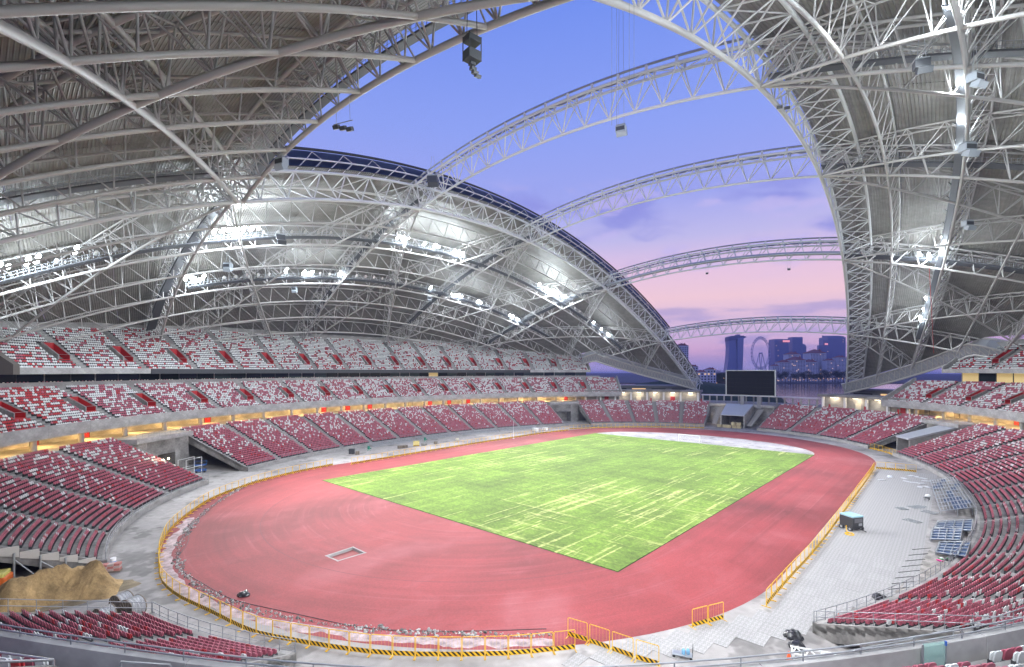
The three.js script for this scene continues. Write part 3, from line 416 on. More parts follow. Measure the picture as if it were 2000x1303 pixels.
const grassMat = (() => {
  const Wd = 2048, Hd = 1360, d = new Uint8Array(Wd * Hd * 4);
  for (let j = 0; j < Hd; j++) for (let i = 0; i < Wd; i++) {
    const s = (i / Wd - 0.5) * 115, t = (j / Hd - 0.5) * 76.4;                       // metres
    const n = fbm(s * 0.16, t * 0.16, 3, 4), f = hash(i, j, 5), blade = vnoise(s * 3.1, t * 3.1, 8), wear = fbm(s * 0.05 + 8, t * 0.07 + 2, 91, 4) + 0.16 * sm(10, -38, t) * sm(40, -50, s) + 0.05;
    const mow = Math.sin((s + 0.25 * n) * Math.PI / 1.5) * 0.5 + Math.sin((t + 0.25 * n) * Math.PI / 1.5) * 0.5;
    const sx = sm(0.60, 0.70, fbm(s * 0.055 + 5, t * 2.1, 21, 3) * 0.62 + 0.2 * fbm(s * 0.6, t * 4, 31, 3) + 0.3 * (wear - 0.36));
    const sy = sm(0.62, 0.72, fbm(s * 2.1, t * 0.06 + 9, 41, 3) * 0.62 + 0.2 * fbm(s * 4, t * 0.6, 51, 3) + 0.3 * (wear - 0.42));
    const blot = sm(0.58, 0.76, fbm(s * 0.14 + 40, t * 0.3 + 3, 61, 5) * 0.75 + 0.4 * (wear - 0.4));
    const straw = clamp(sx * 0.8 + sy * 0.6 + blot * 0.4 * fbm(s * 1.1, t * 1.6, 71, 3)) * (0.45 + 0.55 * blade);
    const k = 0.84 + 0.36 * (n - 0.5) + 0.05 * mow + 0.24 * (f - 0.5) + 0.2 * (blade - 0.5), g = [0.425 * k, 0.535 * k, 0.185 * k], y = [0.72, 0.71, 0.48], o = (j * Wd + i) * 4;
    for (let c = 0; c < 3; c++) d[o + c] = 255 * clamp(lerp(g[c], y[c] * (0.88 + 0.24 * f), straw)); d[o + 3] = 255;
  }
  const tx = new THREE.DataTexture(d, Wd, Hd); tx.colorSpace = THREE.SRGBColorSpace; tx.magFilter = THREE.LinearFilter; tx.minFilter = THREE.LinearMipmapLinearFilter; tx.generateMipmaps = true; tx.needsUpdate = true;
  return new THREE.MeshStandardMaterial({ map: tx, roughness: 0.95 });
})();
{ const g = new THREE.BoxGeometry(114.6, 0.16, 76.2); const m = mesh('grass_pitch', g, grassMat, scene); tag(m, null, null, null, 'structure'); m.position.copy(Wp(0, 0.0, 0)); m.rotation.y = Math.atan2(AZ, AX);
  // top face keeps the whole texture; flip so that local +z runs across towards negative t
  const uv = g.attributes.uv; for (let i = 0; i < uv.count; i++) { const x = g.attributes.position.getX(i), z = g.attributes.position.getZ(i); uv.setXY(i, x / 114.6 + 0.5, 0.5 - z / 76.2); } }
tag(mesh('outer_ground', (() => { const g = new THREE.PlaneGeometry(9000, 9000); g.rotateX(-Math.PI / 2); g.translate(0, -0.35, -2500); return g; })(), std([0.10, 0.10, 0.10], 0.95), scene), null, null, null, 'structure');
// ---------------------------------------------------------------- seats
const seatCol = { white: [0.60, 0.615, 0.61], maroon: [0.36, 0.08, 0.12], red: [0.40, 0.010, 0.018], cream: [0.60, 0.54, 0.44] };
function shellGeo(w, y0, y1, th, tilt, z) { const s = new THREE.Shape(), r = w * 0.75; s.moveTo(-w, y0); s.lineTo(w, y0); s.lineTo(w, y1 - r); s.quadraticCurveTo(w, y1 - r * 0.1, w * 0.30, y1); s.lineTo(-w * 0.30, y1); s.quadraticCurveTo(-w, y1 - r * 0.1, -w, y1 - r); s.closePath(); const g = new THREE.ExtrudeGeometry(s, { depth: th, bevelEnabled: false, curveSegments: 3 }); g.translate(0, -y0, 0); g.rotateX(tilt); g.translate(0, y0, z); return g; }
const seatBack = shellGeo(0.18, 0.36, 0.82, 0.045, -0.16, -0.18), seatPan = shellGeo(0.16, 0.34, 0.70, 0.05, -0.05, -0.07);
const seatLeg = merge([bx(0.05, 0.40, 0.28, -0.16, 0.2, -0.12), bx(0.05, 0.40, 0.28, 0.16, 0.2, -0.12), bx(0.36, 0.05, 0.05, 0, 0.37, -0.1)]);
const seatMats = Object.fromEntries(Object.entries(seatCol).map(([k, c]) => [k, std(c, 0.45)]));
const seatShell = merge([seatBack, seatPan]);
seatList.forEach((s) => { const q = screenOf(s.p); s.size = q[0] > -10 && q[0] < 2010 && q[1] > 0 && q[1] < 1320 ? 1 / q[2] : 0; });
seatList.sort((a, b) => b.size - a.size);

const seatLabel = (s) => { const tier = s.d > 36 && s.d < 39 && s.y < 22 ? 'suite' : s.y > 25 ? 'upper' : s.y > 12 ? 'middle' : 'low', n = { white: 'off-white', maroon: 'maroon', red: 'bright red', cream: 'cream' }[s.c]; const u = screenOf(s.p)[0];
  return [tier === 'middle' ? `${n} folding seat behind the grey concrete parapet` : `${n} folding seat in the lower rows below the ${u < 1000 ? 'cable drums' : 'glass parapet panel'}`, tier === 'middle' ? `${n} seats behind the parapet` : `${n} seats below the ${u < 1000 ? 'cable drums' : 'glass panel'}`]; };
const seatProto = {};
seatList.slice(0, 300).forEach((s) => {
  const [label, group] = seatLabel(s); let o = seatProto[s.c];
  if (!o) { o = seatProto[s.c] = thing('stadium_seat', label, 'seat', s.p, s.yaw, group); mesh('backrest', seatBack, seatMats[s.c], o); mesh('seat_pan', seatPan, seatMats[s.c], o); mesh('bracket', seatLeg, M.dark, o); }
  else { o = dup(o, s.p, s.yaw, label); }
  o.userData.group = group;
});
{ const rest = seatList.slice(300), g = thing('seat_rows', 'thousands of maroon, white and red folding seats filling the stands', 'seats', V(0, 0, 0), 0, null, 'stuff');
  const white = new THREE.MeshStandardMaterial({ color: 0xffffff, roughness: 0.45 }); const shells = new THREE.InstancedMesh(seatShell, white, rest.length), legs = new THREE.InstancedMesh(seatLeg, M.dark, rest.length); shells.name = 'seat_shells'; legs.name = 'seat_brackets';
  const m = new THREE.Matrix4(), q = new THREE.Quaternion(), one = V(1, 1, 1), c = new THREE.Color();
  rest.forEach((s, i) => { q.setFromAxisAngle(UP, s.yaw + (hash(i, 1) - 0.5) * 0.05); one.setScalar(s.big ? 1.2 : 1); m.compose(s.p, q, one); shells.setMatrixAt(i, m); legs.setMatrixAt(i, m); const k = 0.86 + 0.28 * hash(i, 2), b = seatCol[s.c]; const dust = 0.05 * hash(i, 4); c.setRGB(b[0] * k + dust, b[1] * k + dust * 0.8, b[2] * k + dust * 0.85); shells.setColorAt(i, c); });
  shells.castShadow = shells.receiveShadow = legs.castShadow = legs.receiveShadow = true; shells.userData.kind = legs.userData.kind = 'stuff'; g.add(shells, legs); }
// ---------------------------------------------------------------- catwalks and floodlights under the roof
const raySphere = (u, v, R) => { const d = V((u - 1000) / FL, (HZ - v) / FL, -1), o = V(0, 25, 0).sub(Wp(0, YC, 0)), A = d.dot(d), B = o.dot(d), c = o.dot(o) - R * R, k = (-B + Math.sqrt(B * B - A * c)) / A; return d.multiplyScalar(k).add(V(0, 25, 0)); };
const pqOf = (v) => { const [s, t] = st(v), k = v.y - YC; return [s / k, t / k]; };
function catwalk(label, fn, n, w = 0.9, hang = true) { // fn(f) -> [p, q, R, side direction in p, side direction in q]
  const t = thing('catwalk', label, 'walkway', PQ(...fn(0).slice(0, 3)), 0, 'catwalks under the roof');
  const edge = [[], []], top = [[], []], mids = [[], []], P = [];
  for (let i = 0; i <= n; i++) { const [p, q, R, a, b] = fn(i / n); [-1, 1].forEach((s, k) => { const c = PQ(p, q, R), e = PQ(p + a * 0.01, q + b * 0.01, R).sub(c).setLength(w); const v = c.clone().addScaledVector(e, s); edge[k].push(v); top[k].push(v.clone().add(V(0, 1.25, 0))); mids[k].push(v.clone().add(V(0, 0.65, 0))); }); }
  for (let i = 0; i < n; i++) P.push(edge[0][i], edge[1][i], edge[0][i + 1], edge[0][i + 1], edge[1][i], edge[1][i + 1]);
  const dn = P.map((v) => v.clone().add(V(0, -0.18, 0))); for (let i = 0; i < dn.length; i += 3) [dn[i], dn[i + 1]] = [dn[i + 1], dn[i]];
  const g = new THREE.BufferGeometry().setFromPoints([...P, ...dn]); g.computeVertexNormals(); g.setAttribute('uv', new THREE.Float32BufferAttribute(new Float32Array((P.length + dn.length) * 2), 2)); mesh('deck', g, M.catwalk, t, true);
  [0, 1].forEach((k) => { mesh('deck_edge', tubeGeo(edge[k], 0.16, 4), M.catwalk, t, true); mesh('handrail', tubeGeo(top[k], 0.05, 4), M.galv, t, true); mesh('middle_rail', tubeGeo(mids[k], 0.04, 4), M.galv, t, true); const posts = []; edge[k].forEach((v, i) => { posts.push(rodGeo(v, top[k][i], 0.05, 4)); if (i < n) { const m = v.clone().lerp(edge[k][i + 1], 0.5); posts.push(rodGeo(m, m.clone().add(V(0, 1.25, 0)), 0.05, 4)); } }); tag(mesh('railing_posts', merge(posts), M.galv, t, true), null, null, null, 'stuff'); });
  const h = []; for (let i = 0; i <= n; i += 2) { const [p, q, R] = fn(i / n); h.push(rodGeo(PQ(p, q, R), PQ(p, q, RU), 0.06, 4)); } tag(mesh('hangers', merge(h), M.galv, t, true), null, null, null, 'stuff');
  return t;
}
const Q1 = 0.338, Q2 = 0.468;
catwalk('upper lamp catwalk hung under the roof on the long seated side', (f) => [lerp(-0.64, 0.66, f), Q1, 218.6, 0, 1], 110, 0.55);
catwalk('lower lamp catwalk nearer the upper seats on the long side', (f) => [lerp(-0.38, 0.5, f), Q2, 218.4, 0, 1], 76, 0.55);
catwalk('lamp catwalk under the ribbed roof over the retracted seats', (f) => [lerp(-0.2, 0.66, f), -Q1, 218.6, 0, 1], 80, 0.5);
catwalk('dark catwalk descending to the rim beside the bare rib truss', (f) => [lerp(-0.372, -0.43, f), lerp(0.22, 0.6, f), 219, 1, 0], 36, 1.1);
catwalk('dark catwalk along the end arch at the edge of the opening', (f) => [-0.35, lerp(-0.2, 0.2, f), 220.4, 1, 0], 40, 1.0);
catwalk('grey catwalk along the main arch under the end cap', (f) => [lerp(-0.62, -0.38, f), 0.2, 221.6, 0, 1], 26, 0.9);
catwalk('dark catwalk crossing below the ribbed roof at the hanging loudspeaker panel', (f) => [-0.085, lerp(-0.21, -0.42, f), 220.6, 1, 0], 24, 1.0);
catwalk('catwalk crossing the ribbed roof beneath the second arch', (f) => [0.135, lerp(-0.21, -0.46, f), 220.6, 1, 0], 26, 1.0);
catwalk('catwalk crossing the ribbed roof in line with the walkway arch', (f) => [0.385, lerp(-0.21, -0.48, f), 219.6, 1, 0], 28, 1.0);
for (const [p, b] of [[-0.115, 'highest'], [0.12, 'second'], [0.375, 'walkway']]) catwalk(`slim catwalk in line with the ${b} arch on the long side`, (f) => [p, lerp(0.21, 0.62, f), 219.4, 1, 0], 40, 0.8);
// floodlights
const lampHouse = (() => { const g = new THREE.LatheGeometry([[0.0, -0.42], [0.2, -0.40], [0.34, -0.26], [0.54, 0.0], [0.58, 0.02], [0.58, 0.06], [0.54, 0.05]].map(([x, y]) => new THREE.Vector2(x, y)), 14); g.rotateX(Math.PI / 2); return g; })();
const lampLens = (() => { const g = new THREE.CircleGeometry(0.54, 16); g.translate(0, 0, 0.035); return g; })();
const lampYoke = merge([bx(0.06, 0.9, 0.1, -0.5, 0.1, -0.05), bx(0.06, 0.9, 0.1, 0.5, 0.1, -0.05), bx(1.06, 0.07, 0.12, 0, -0.36, -0.05)]);
const lampOff = std([0.55, 0.55, 0.52], 0.15, { metalness: 0.3 }), lampOn = std([0.9, 0.95, 1], 0.3, { emissive: new THREE.Color().setRGB(0.90, 0.97, 1), emissiveIntensity: 60 });
const lampSpots = [[5, 522, 2], [65, 510, 3], [150, 490, 1], [424, 452, 2], [440, 450, 2], [455, 448, 3], [470, 447, 3], [485, 448, 3], [498, 446, 2], [788, 466, 5], [830, 477, 1], [852, 481, 2], [896, 494, 5], [1054, 557, 1], [1070, 566, 3], [1085, 571, 4], [1102, 579, 3], [1160, 631, 1], [1175, 644, 1], [1188, 654, 2],
  [368, 543, 2], [382, 547, 2], [398, 543, 1], [560, 530, 1], [597, 534, 2], [610, 534, 1], [667, 535, 2], [886, 577, 3], [898, 578, 2], [936, 590, 2], [999, 618, 3], [1010, 624, 2], [842, 563, 1],
  [1877, 152, 2], [1880, 228, 2], [1873, 282, 1], [1798, 498, 1], [1816, 503, 3], [1840, 490, 3], [1843, 470, 2], [1799, 623, 2], [1806, 607, 1], [1810, 585, 1]];
// the lamp rows go on over the camera's side; these light the near seats
const nearLamps = [[-0.2, -0.338, 3], [-0.33, -0.338, 3], [-0.47, -0.338, 4], [-0.28, -0.468, 3], [-0.42, -0.468, 3], [-0.08, -0.468, 3], [0.12, -0.468, 3], [-0.6, -0.4, 3]];
const lampAt = []; nearLamps.forEach(([p, q, n]) => { for (let k = 0; k < n; k++) lampAt.push([p + (k - (n - 1) / 2) * 0.0052, q, 219.4, 1]); }); lampSpots.forEach(([u, v, n]) => { const c = raySphere(u, v, 219.4), [p, q] = pqOf(c); for (let k = 0; k < n + 1; k++) lampAt.push([p + (k - n / 2) * 0.0046, q + (k % 2) * 0.002, 219.3 + (k % 2) * 0.9, 1]); });
for (let i = 0; i < 62; i++) { const p = lerp(-0.62, 0.62, i / 61); if (!lampAt.some((l) => l[1] > 0 && l[1] < 0.4 && Math.abs(l[0] - p) < 0.012)) lampAt.push([p, Q1 - 0.006, 219.7, 0]); }
for (let i = 0; i < 46; i++) { const p = lerp(-0.36, 0.46, i / 45); if (!lampAt.some((l) => l[1] > 0.4 && Math.abs(l[0] - p) < 0.012)) lampAt.push([p, Q2 - 0.006, 219.5, 0]); }
for (let i = 0; i < 22; i++) { const p = lerp(-0.1, 0.62, i / 21); if (!lampAt.some((l) => l[1] < 0 && Math.abs(l[0] - p) < 0.015)) lampAt.push([p, -Q1 + 0.006, 219.7, 0]); }
const lampProto = {};
lampAt.forEach(([p, q, R, on], i) => {
  const pos = PQ(p, q, R), aim = Wp(clamp(p * 110, -45, 45) * 0.7, 0, q > 0 ? -8 : 8), side = q < 0 ? 'under the ribbed roof' : q < 0.4 ? 'on the upper catwalk' : 'on the lower catwalk', label = `${on ? 'glaring white' : 'unlit round'} floodlight ${side}${q < 0 ? '' : ' of the long side'}`, group = `${on ? 'lit' : 'unlit'} floodlights ${side}`;
  let o = lampProto[on]; if (!o) { o = lampProto[on] = thing('floodlight', label, 'floodlight', pos); mesh('housing', lampHouse, M.galv, o); mesh('lens', lampLens, on ? lampOn : lampOff, o); mesh('yoke', lampYoke, M.dark, o); } else o = dup(o, pos, 0, label);
  o.userData.group = group; o.lookAt(aim);
});
// one light per cluster of lit lamps, in front of its lenses
[...lampSpots.map(([u, v, n]) => [...pqOf(raySphere(u, v, 219.4)), n]), ...nearLamps].forEach(([p, q, n]) => {
  const pos = PQ(p, q, 218.2), aim = Wp(clamp(p * 110, -45, 45) * 0.7, 0, q > 0 ? -10 : 10);
  const s = new THREE.SpotLight(new THREE.Color().setRGB(0.96, 0.98, 1), 2120 * n, 0, p > 0.45 ? 0.7 : q < 0 && p < -0.15 ? 1.1 : 0.88, 1); s.position.copy(pos); s.target.position.copy(aim); s.castShadow = true; s.shadow.radius = 30; scene.add(s, s.target);
  const pl = new THREE.PointLight(new THREE.Color().setRGB(0.80, 0.91, 1), 215 * n); pl.position.copy(pos); pl.shadow.radius = 40; pl.castShadow = true; scene.add(pl);
});
// ---------------------------------------------------------------- far end of the bowl: lit walls, bridge, tunnel, scoreboard
const Rn = RLn, eL0 = Lscreen(1366, 26, 12, 0, 80), eR0 = Lscreen(1607, 26, 12, Rn * 0.85, Rn);
const wallMat = std([0.50, 0.48, 0.46], 0.8, { map: rep(concTex, 0.1) }), endGlow = std([0.9, 0.85, 0.7], 0.5, { emissive: new THREE.Color().setRGB(1, 0.86, 0.62), emissiveIntensity: 9 });
function endHouse(label, a, b, red) {
  const g = thing('end_concourse_house', label, 'building', rw((a + b) / 2, 27, 9.7), 0, 'lit houses at the far end');
  const n = Math.max(2, Math.round((b - a) / 6.5));
  for (let i = 0; i < n; i++) mesh('wall_panel', sweep(rectP(27, 27.5, 9.7, 14.3), lerp(a, b, i / n) + 0.01, lerp(a, b, (i + 1) / n) - 0.01, 3), wallMat, g, true);
  mesh('roof_slab', sweep(rectP(23.6, 36, 14.3, 15.3), a - 0.5, b + 0.5, 3), M.concDark, g, true);
  mesh('side_wall', sweep(rectP(27.5, 36, 9.7, 14.3), a, a + 0.4, 1), wallMat, g, true); mesh('side_wall', sweep(rectP(27.5, 36, 9.7, 14.3), b - 0.4, b, 1), wallMat, g, true);
  for (let i = 0; i <= n; i++) mesh('column', sweep(rectP(25.2, 25.8, 9.7, 14.3), lerp(a + 0.4, b - 0.4, i / n) - 0.3, lerp(a + 0.4, b - 0.4, i / n) + 0.3, 1), M.white, g, true);
  for (let i = 0; i < n; i++) { const L = lerp(a, b, (i + 0.5) / n), l = thing('canopy_lamp', 'bright strip lamp under the roof edge of the far lit house', 'lamp', rw(L, 25.4, 14.1), yawIn(L), 'lamps under the far roof edges'); mesh('lamp_case', bx(2.2, 0.16, 0.5), M.white, l); mesh('diffuser', bx(2.0, 0.08, 0.42, 0, -0.11, 0.02), endGlow, l); const pl = new THREE.PointLight(new THREE.Color().setRGB(1, 0.84, 0.6), 45); pl.position.set(0, -0.35, 0); pl.shadow.radius = 12; pl.castShadow = true; l.add(pl);
    if (i % 2 === red) { const d = mesh('door', sweep(rectP(26.92, 26.99, 9.7, 12.0), L - 0.8, L + 0.8, 2), i % 4 === red ? M.red : M.cream, g, true); } }
}
endHouse('low pale house with strip lamps left of the scoreboard', eL0, midL0 + 14, 1);
endHouse('low pale house with strip lamps right of the scoreboard', midL1 - 6, eR0, 0);
tag(mesh('end_floor', sweep(rectP(20.9, 40, 9.3, 9.7), midL1 + 26.2, Rn + midL0 - 26.2, 3), M.conc, scene), null, null, null, 'structure');
{ const a = eR0 + 0.8, b = Rn + eL0 - 0.8, g = thing('end_bridge', 'low colonnade with a flat roof running below the black scoreboard', 'bridge', rw((a + b) / 2, 25, 9.7));
  mesh('roof_slab', sweep(rectP(24.6, 29.5, 13.0, 13.45), a, b, 3), std([0.42, 0.42, 0.48], 0.35), g, true);
  const n = 15; for (let i = 0; i <= n; i++) { const L = lerp(a + 0.4, b - 0.4, i / n); mesh('column', sweep(rectP(25, 25.45, 9.7, 13.0), L - 0.22, L + 0.22, 1), M.fascia, g, true); }
  for (const y of [10.3, 10.8]) { const pts = []; for (let i = 0; i <= 24; i++) pts.push(rw(lerp(a, b, i / 24), 22, y)); mesh('handrail', tubeGeo(pts, 0.05, 5), M.rail, g, true); } for (let i = 0; i <= 40; i++) brace(g, rw(lerp(a, b, i / 40), 22, 9.7), rw(lerp(a, b, i / 40), 22, 10.8), 0.035, M.rail, 'post'); }
{ // scoreboard on two posts
  const g = thing('scoreboard', 'large blank black scoreboard with silver frame on two posts', 'scoreboard', Wp(127, 9.7, 0), Math.atan2(AZ, AX) - Math.PI / 2), W = 20.4, H = 11;
  const cells = []; for (let i = 0; i < 12; i++) for (let j = 0; j < 6; j++) mesh('screen_module', bx(W / 12 - 0.02, H / 6 - 0.02, 0.3, (i - 5.5) * W / 12, 4.4 + (j + 0.5) * H / 6, 0.35), M.screen ??= new THREE.MeshPhysicalMaterial({ color: new THREE.Color().setRGB(0.006, 0.007, 0.010), roughness: 0.7, specularIntensity: 0.15 }), g);
  mesh('screen_back', bx(W, H, 0.4, 0, 4.4 + H / 2, 0), M.dark, g);
  mesh('frame_bar', bx(W + 1.0, 0.5, 0.9, 0, 4.15, 0.1), M.galv, g); mesh('frame_bar', bx(W + 1.0, 0.4, 0.9, 0, 4.6 + H, 0.1), M.galv, g); for (const s of [-1, 1]) { mesh('frame_bar', bx(0.5, H, 0.9, s * (W / 2 + 0.25), 4.4 + H / 2, 0.1), M.galv, g); mesh('post', bx(1.6, 6, 1.2, s * 3.6, 1.4, -0.6), std([0.2, 0.2, 0.22], 0.6), g); } }
// gaps between the lower blocks: back wall, dark doorway, bridge edge
function gap(label, a, b, wallD = 17.5) { const g = thing('tunnel_recess', label, 'tunnel', rw((a + b) / 2, wallD, 0), 0, 'recesses between the lower blocks'), m = (a + b) / 2, w = (b - a) / 2;
  const blocks = [[a, m - w * 0.5], [m + w * 0.5, b]]; blocks.forEach(([x, z]) => mesh('back_wall', sweep(rectP(wallD, wallD + 0.4, -0.2, 9.29), x, z, 2), M.concDark, g, true)); mesh('lintel', sweep(rectP(wallD, wallD + 0.4, 5.0, 9.29), m - w * 0.5, m + w * 0.5, 2), M.concDark, g, true);
  mesh('passage_side', sweep(rectP(wallD + 0.4, 32, -0.2, 9.29), m - w * 0.5 - 0.3, m - w * 0.5, 1), M.concDark, g, true); mesh('passage_side', sweep(rectP(wallD + 0.4, 32, -0.2, 9.29), m + w * 0.5, m + w * 0.5 + 0.3, 1), M.concDark, g, true); mesh('passage_end', sweep(rectP(32, 32.3, -0.2, 9.29), a, b, 3), M.concDark, g, true);
  mesh('edge_beam', sweep(rectP(wallD - 1.2, 21, 8.6, 9.72), a - 0.2, b + 0.2, 3), M.fascia, g, true);
  for (const y of [10.2, 10.75]) { const pts = []; for (let i = 0; i <= 8; i++) pts.push(rw(lerp(a, b, i / 8), wallD - 1, y)); mesh('handrail', tubeGeo(pts, 0.04, 5), M.rail, g, true); } for (let i = 0; i <= 10; i++) brace(g, rw(lerp(a, b, i / 10), wallD - 1, 9.7), rw(lerp(a, b, i / 10), wallD - 1, 10.75), 0.03, M.rail, 'post');
  return g; }
gap('dark tunnel mouth between two lower blocks with a steel scaffold frame', BL.longA, BL.leftB); gap('small dark recess at the far end of the long side', BL.farA, BL.longB); gap('recess under the grey ramp roof beside the far right block', BL.rightA, BL.farR); gap('wide recess behind the sand heap', BL.leftA, BL.nearB); gap('wide recess under the camera side', BL.nearA, BL.rightB); gap('recess around the tunnel portal below the scoreboard', BL.tunR, Rn + BL.tunL);
tag(mesh('under_stand_wall', sweep(rectP(22.4, 22.7, -0.3, 9.3), 0, Rn, 4, false), M.concDark, scene), null, null, null, 'structure');
{ // portal of the players' tunnel
  const Lm = (BL.tunR + Rn + BL.tunL) / 2 + 0.6, g = thing('tunnel_portal', 'concrete tunnel portal with sloping grey roof below the scoreboard', 'tunnel', rw(Lm, 5, 0)), w = 4.6;
  mesh('roof_slab', sweep([[4.6, 5.2], [16.5, 9.4], [16.5, 9.8], [4.6, 5.6]], Lm - w, Lm + w, 2), std([0.40, 0.42, 0.46], 0.5), g, true);
  for (const s of [-1, 1]) mesh('side_wall', sweep([[4.8, -0.1], [16.5, -0.1], [16.5, 9.4], [4.8, 5.25]], Lm + s * w - 0.3, Lm + s * w + 0.3, 1), M.conc, g, true);
  for (const s of [-1, 1]) { const parts = []; for (let i = 0; i < 20; i++) parts.push(sweep(rectP(4 + i * 0.85, 4 + (i + 1) * 0.85 + 0.1, 1.2 + i * 0.40, 1.6 + i * 0.41), Lm + s * (w + 2.4) - 1, Lm + s * (w + 2.4) + 1, 2)); mesh('stair', merge(parts), M.conc, g, true); for (const k of [-1, 1]) brace(g, rw(Lm + s * (w + 2.4) + k, 4, 2.6), rw(Lm + s * (w + 2.4) + k, 21, 10.8), 0.05, M.rail, 'handrail'); }
  for (let i = 0; i < 7; i++) { const c = thing('timber_crate', 'yellowish timber crate stacked before the tunnel portal', 'crate', rw(Lm - 3.5 + (i % 5) * 2.0, 1.5 - (i > 4 ? 0.2 : 0) + hash(i, 2), i > 4 ? 1.35 : 0.02), yawIn(Lm) + (hash(i, 9) - 0.5), 'crates before the tunnel portal'); mesh('crate_body', rbx(1.7, 1.25, 1.2, 0.04, 0, 0.67, 0), M.crate ??= std([0.42, 0.36, 0.22], 0.8), c); mesh('lid_batten', merge([bx(0.12, 0.06, 1.24, -0.6, 1.32, 0), bx(0.12, 0.06, 1.24, 0.6, 1.32, 0)]), M.cream, c); }
  const wl = thing('wall_lamp', 'small lit wall lamp beside the tunnel portal', 'lamp', rw(Lm + w + 0.8, 12, 5.2)); mesh('globe', new THREE.SphereGeometry(0.22, 10, 8), std([1, 0.9, 0.7], 0.5, { emissive: new THREE.Color().setRGB(1, 0.8, 0.5), emissiveIntensity: 12 }), wl); mesh('bracket', bx(0.1, 0.1, 0.5, 0, 0.25, 0), M.dark, wl); const pl = new THREE.PointLight(new THREE.Color().setRGB(1, 0.78, 0.5), 60); pl.position.set(0, 0, 0); wl.add(pl); }
{ const L = (BL.rightA + BL.farR) / 2 - 2, g = thing('ramp_roof', 'long grey sloping roof over the ramp beside the far right block', 'roof', rw(L, 5, 0)); mesh('roof_slab', sweep([[5, 4.6], [21.5, 9.6], [21.5, 10.0], [5, 5.0]], L - 3.2, L + 3.2, 2), std([0.36, 0.37, 0.40], 0.6), g, true); mesh('side_wall', sweep([[5.2, 0], [17, 0], [17, 8.2], [5.2, 4.6]], L - 3.2, L - 2.9, 1), M.conc, g, true); mesh('side_wall', sweep([[5.2, 0], [17, 0], [17, 8.2], [5.2, 4.6]], L + 2.9, L + 3.2, 1), M.conc, g, true); }

// ---------------------------------------------------------------- water, far shore, city
{ const wt = noiseTex(256, (x, y) => { const v = tfbm(x, y, 8, 201, 4); return [v, v, v]; }, false); const m = std([0.03, 0.035, 0.06], 0.09, { bumpMap: rep(wt, 60, 300), bumpScale: 0.03 });
  const g = new THREE.PlaneGeometry(5200, 720); g.rotateX(-Math.PI / 2); g.translate(900, -2.6, -720); const w = mesh('bay_water', g, m, scene); tag(w, null, null, null, 'structure');
  const p = mesh('far_shore', (() => { const q = new THREE.BoxGeometry(5200, 2.2, 160); q.translate(900, -1.9, -1160); return q; })(), std([0.09, 0.09, 0.10], 0.9), scene); tag(p, null, null, null, 'structure');
  const gb = new THREE.SphereGeometry(1, 40, 16, 0, Math.PI * 2, 0, Math.PI / 2); const ps = gb.attributes.position; for (let i = 0; i < ps.count; i++) { const x = ps.getX(i), y = ps.getY(i), z = ps.getZ(i); ps.setXYZ(i, x * 75, y * 19 * (0.85 + 0.3 * vnoise(x * 4 + 9, z * 4 + 9)), z * 60); } gb.computeVertexNormals(); const hm = mesh('grass_bank', gb, std([0.035, 0.075, 0.03], 0.95, { map: rep(grimeTex, 40) }), scene); hm.position.copy(at(1345, 400, -3)); tag(hm, null, null, null, 'structure'); }
{ const o = scene.getObjectByName('outer_ground'); o.position.y = -2.9; }
// buildings: walls, roofs and a grid of windows pressed into the wall
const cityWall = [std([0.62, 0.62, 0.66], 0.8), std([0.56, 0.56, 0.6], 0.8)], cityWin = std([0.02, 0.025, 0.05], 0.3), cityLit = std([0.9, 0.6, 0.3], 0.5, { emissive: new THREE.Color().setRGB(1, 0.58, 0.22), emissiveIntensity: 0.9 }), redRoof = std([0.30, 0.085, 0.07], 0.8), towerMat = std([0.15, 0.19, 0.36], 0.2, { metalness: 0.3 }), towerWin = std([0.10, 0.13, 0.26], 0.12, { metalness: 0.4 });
function windows(w, h, d, nx, ny, ww, wh, y0, lit, s0) { const a = [], b = []; for (let i = 0; i < nx; i++) for (let j = 0; j < ny; j++) { const g = bx(ww, wh, 0.3, (i + 0.5 - nx / 2) * w / nx, y0 + (j + 0.5) * h / ny, d / 2); (hash(i, j, s0) < lit ? b : a).push(g); } return [a, b]; }
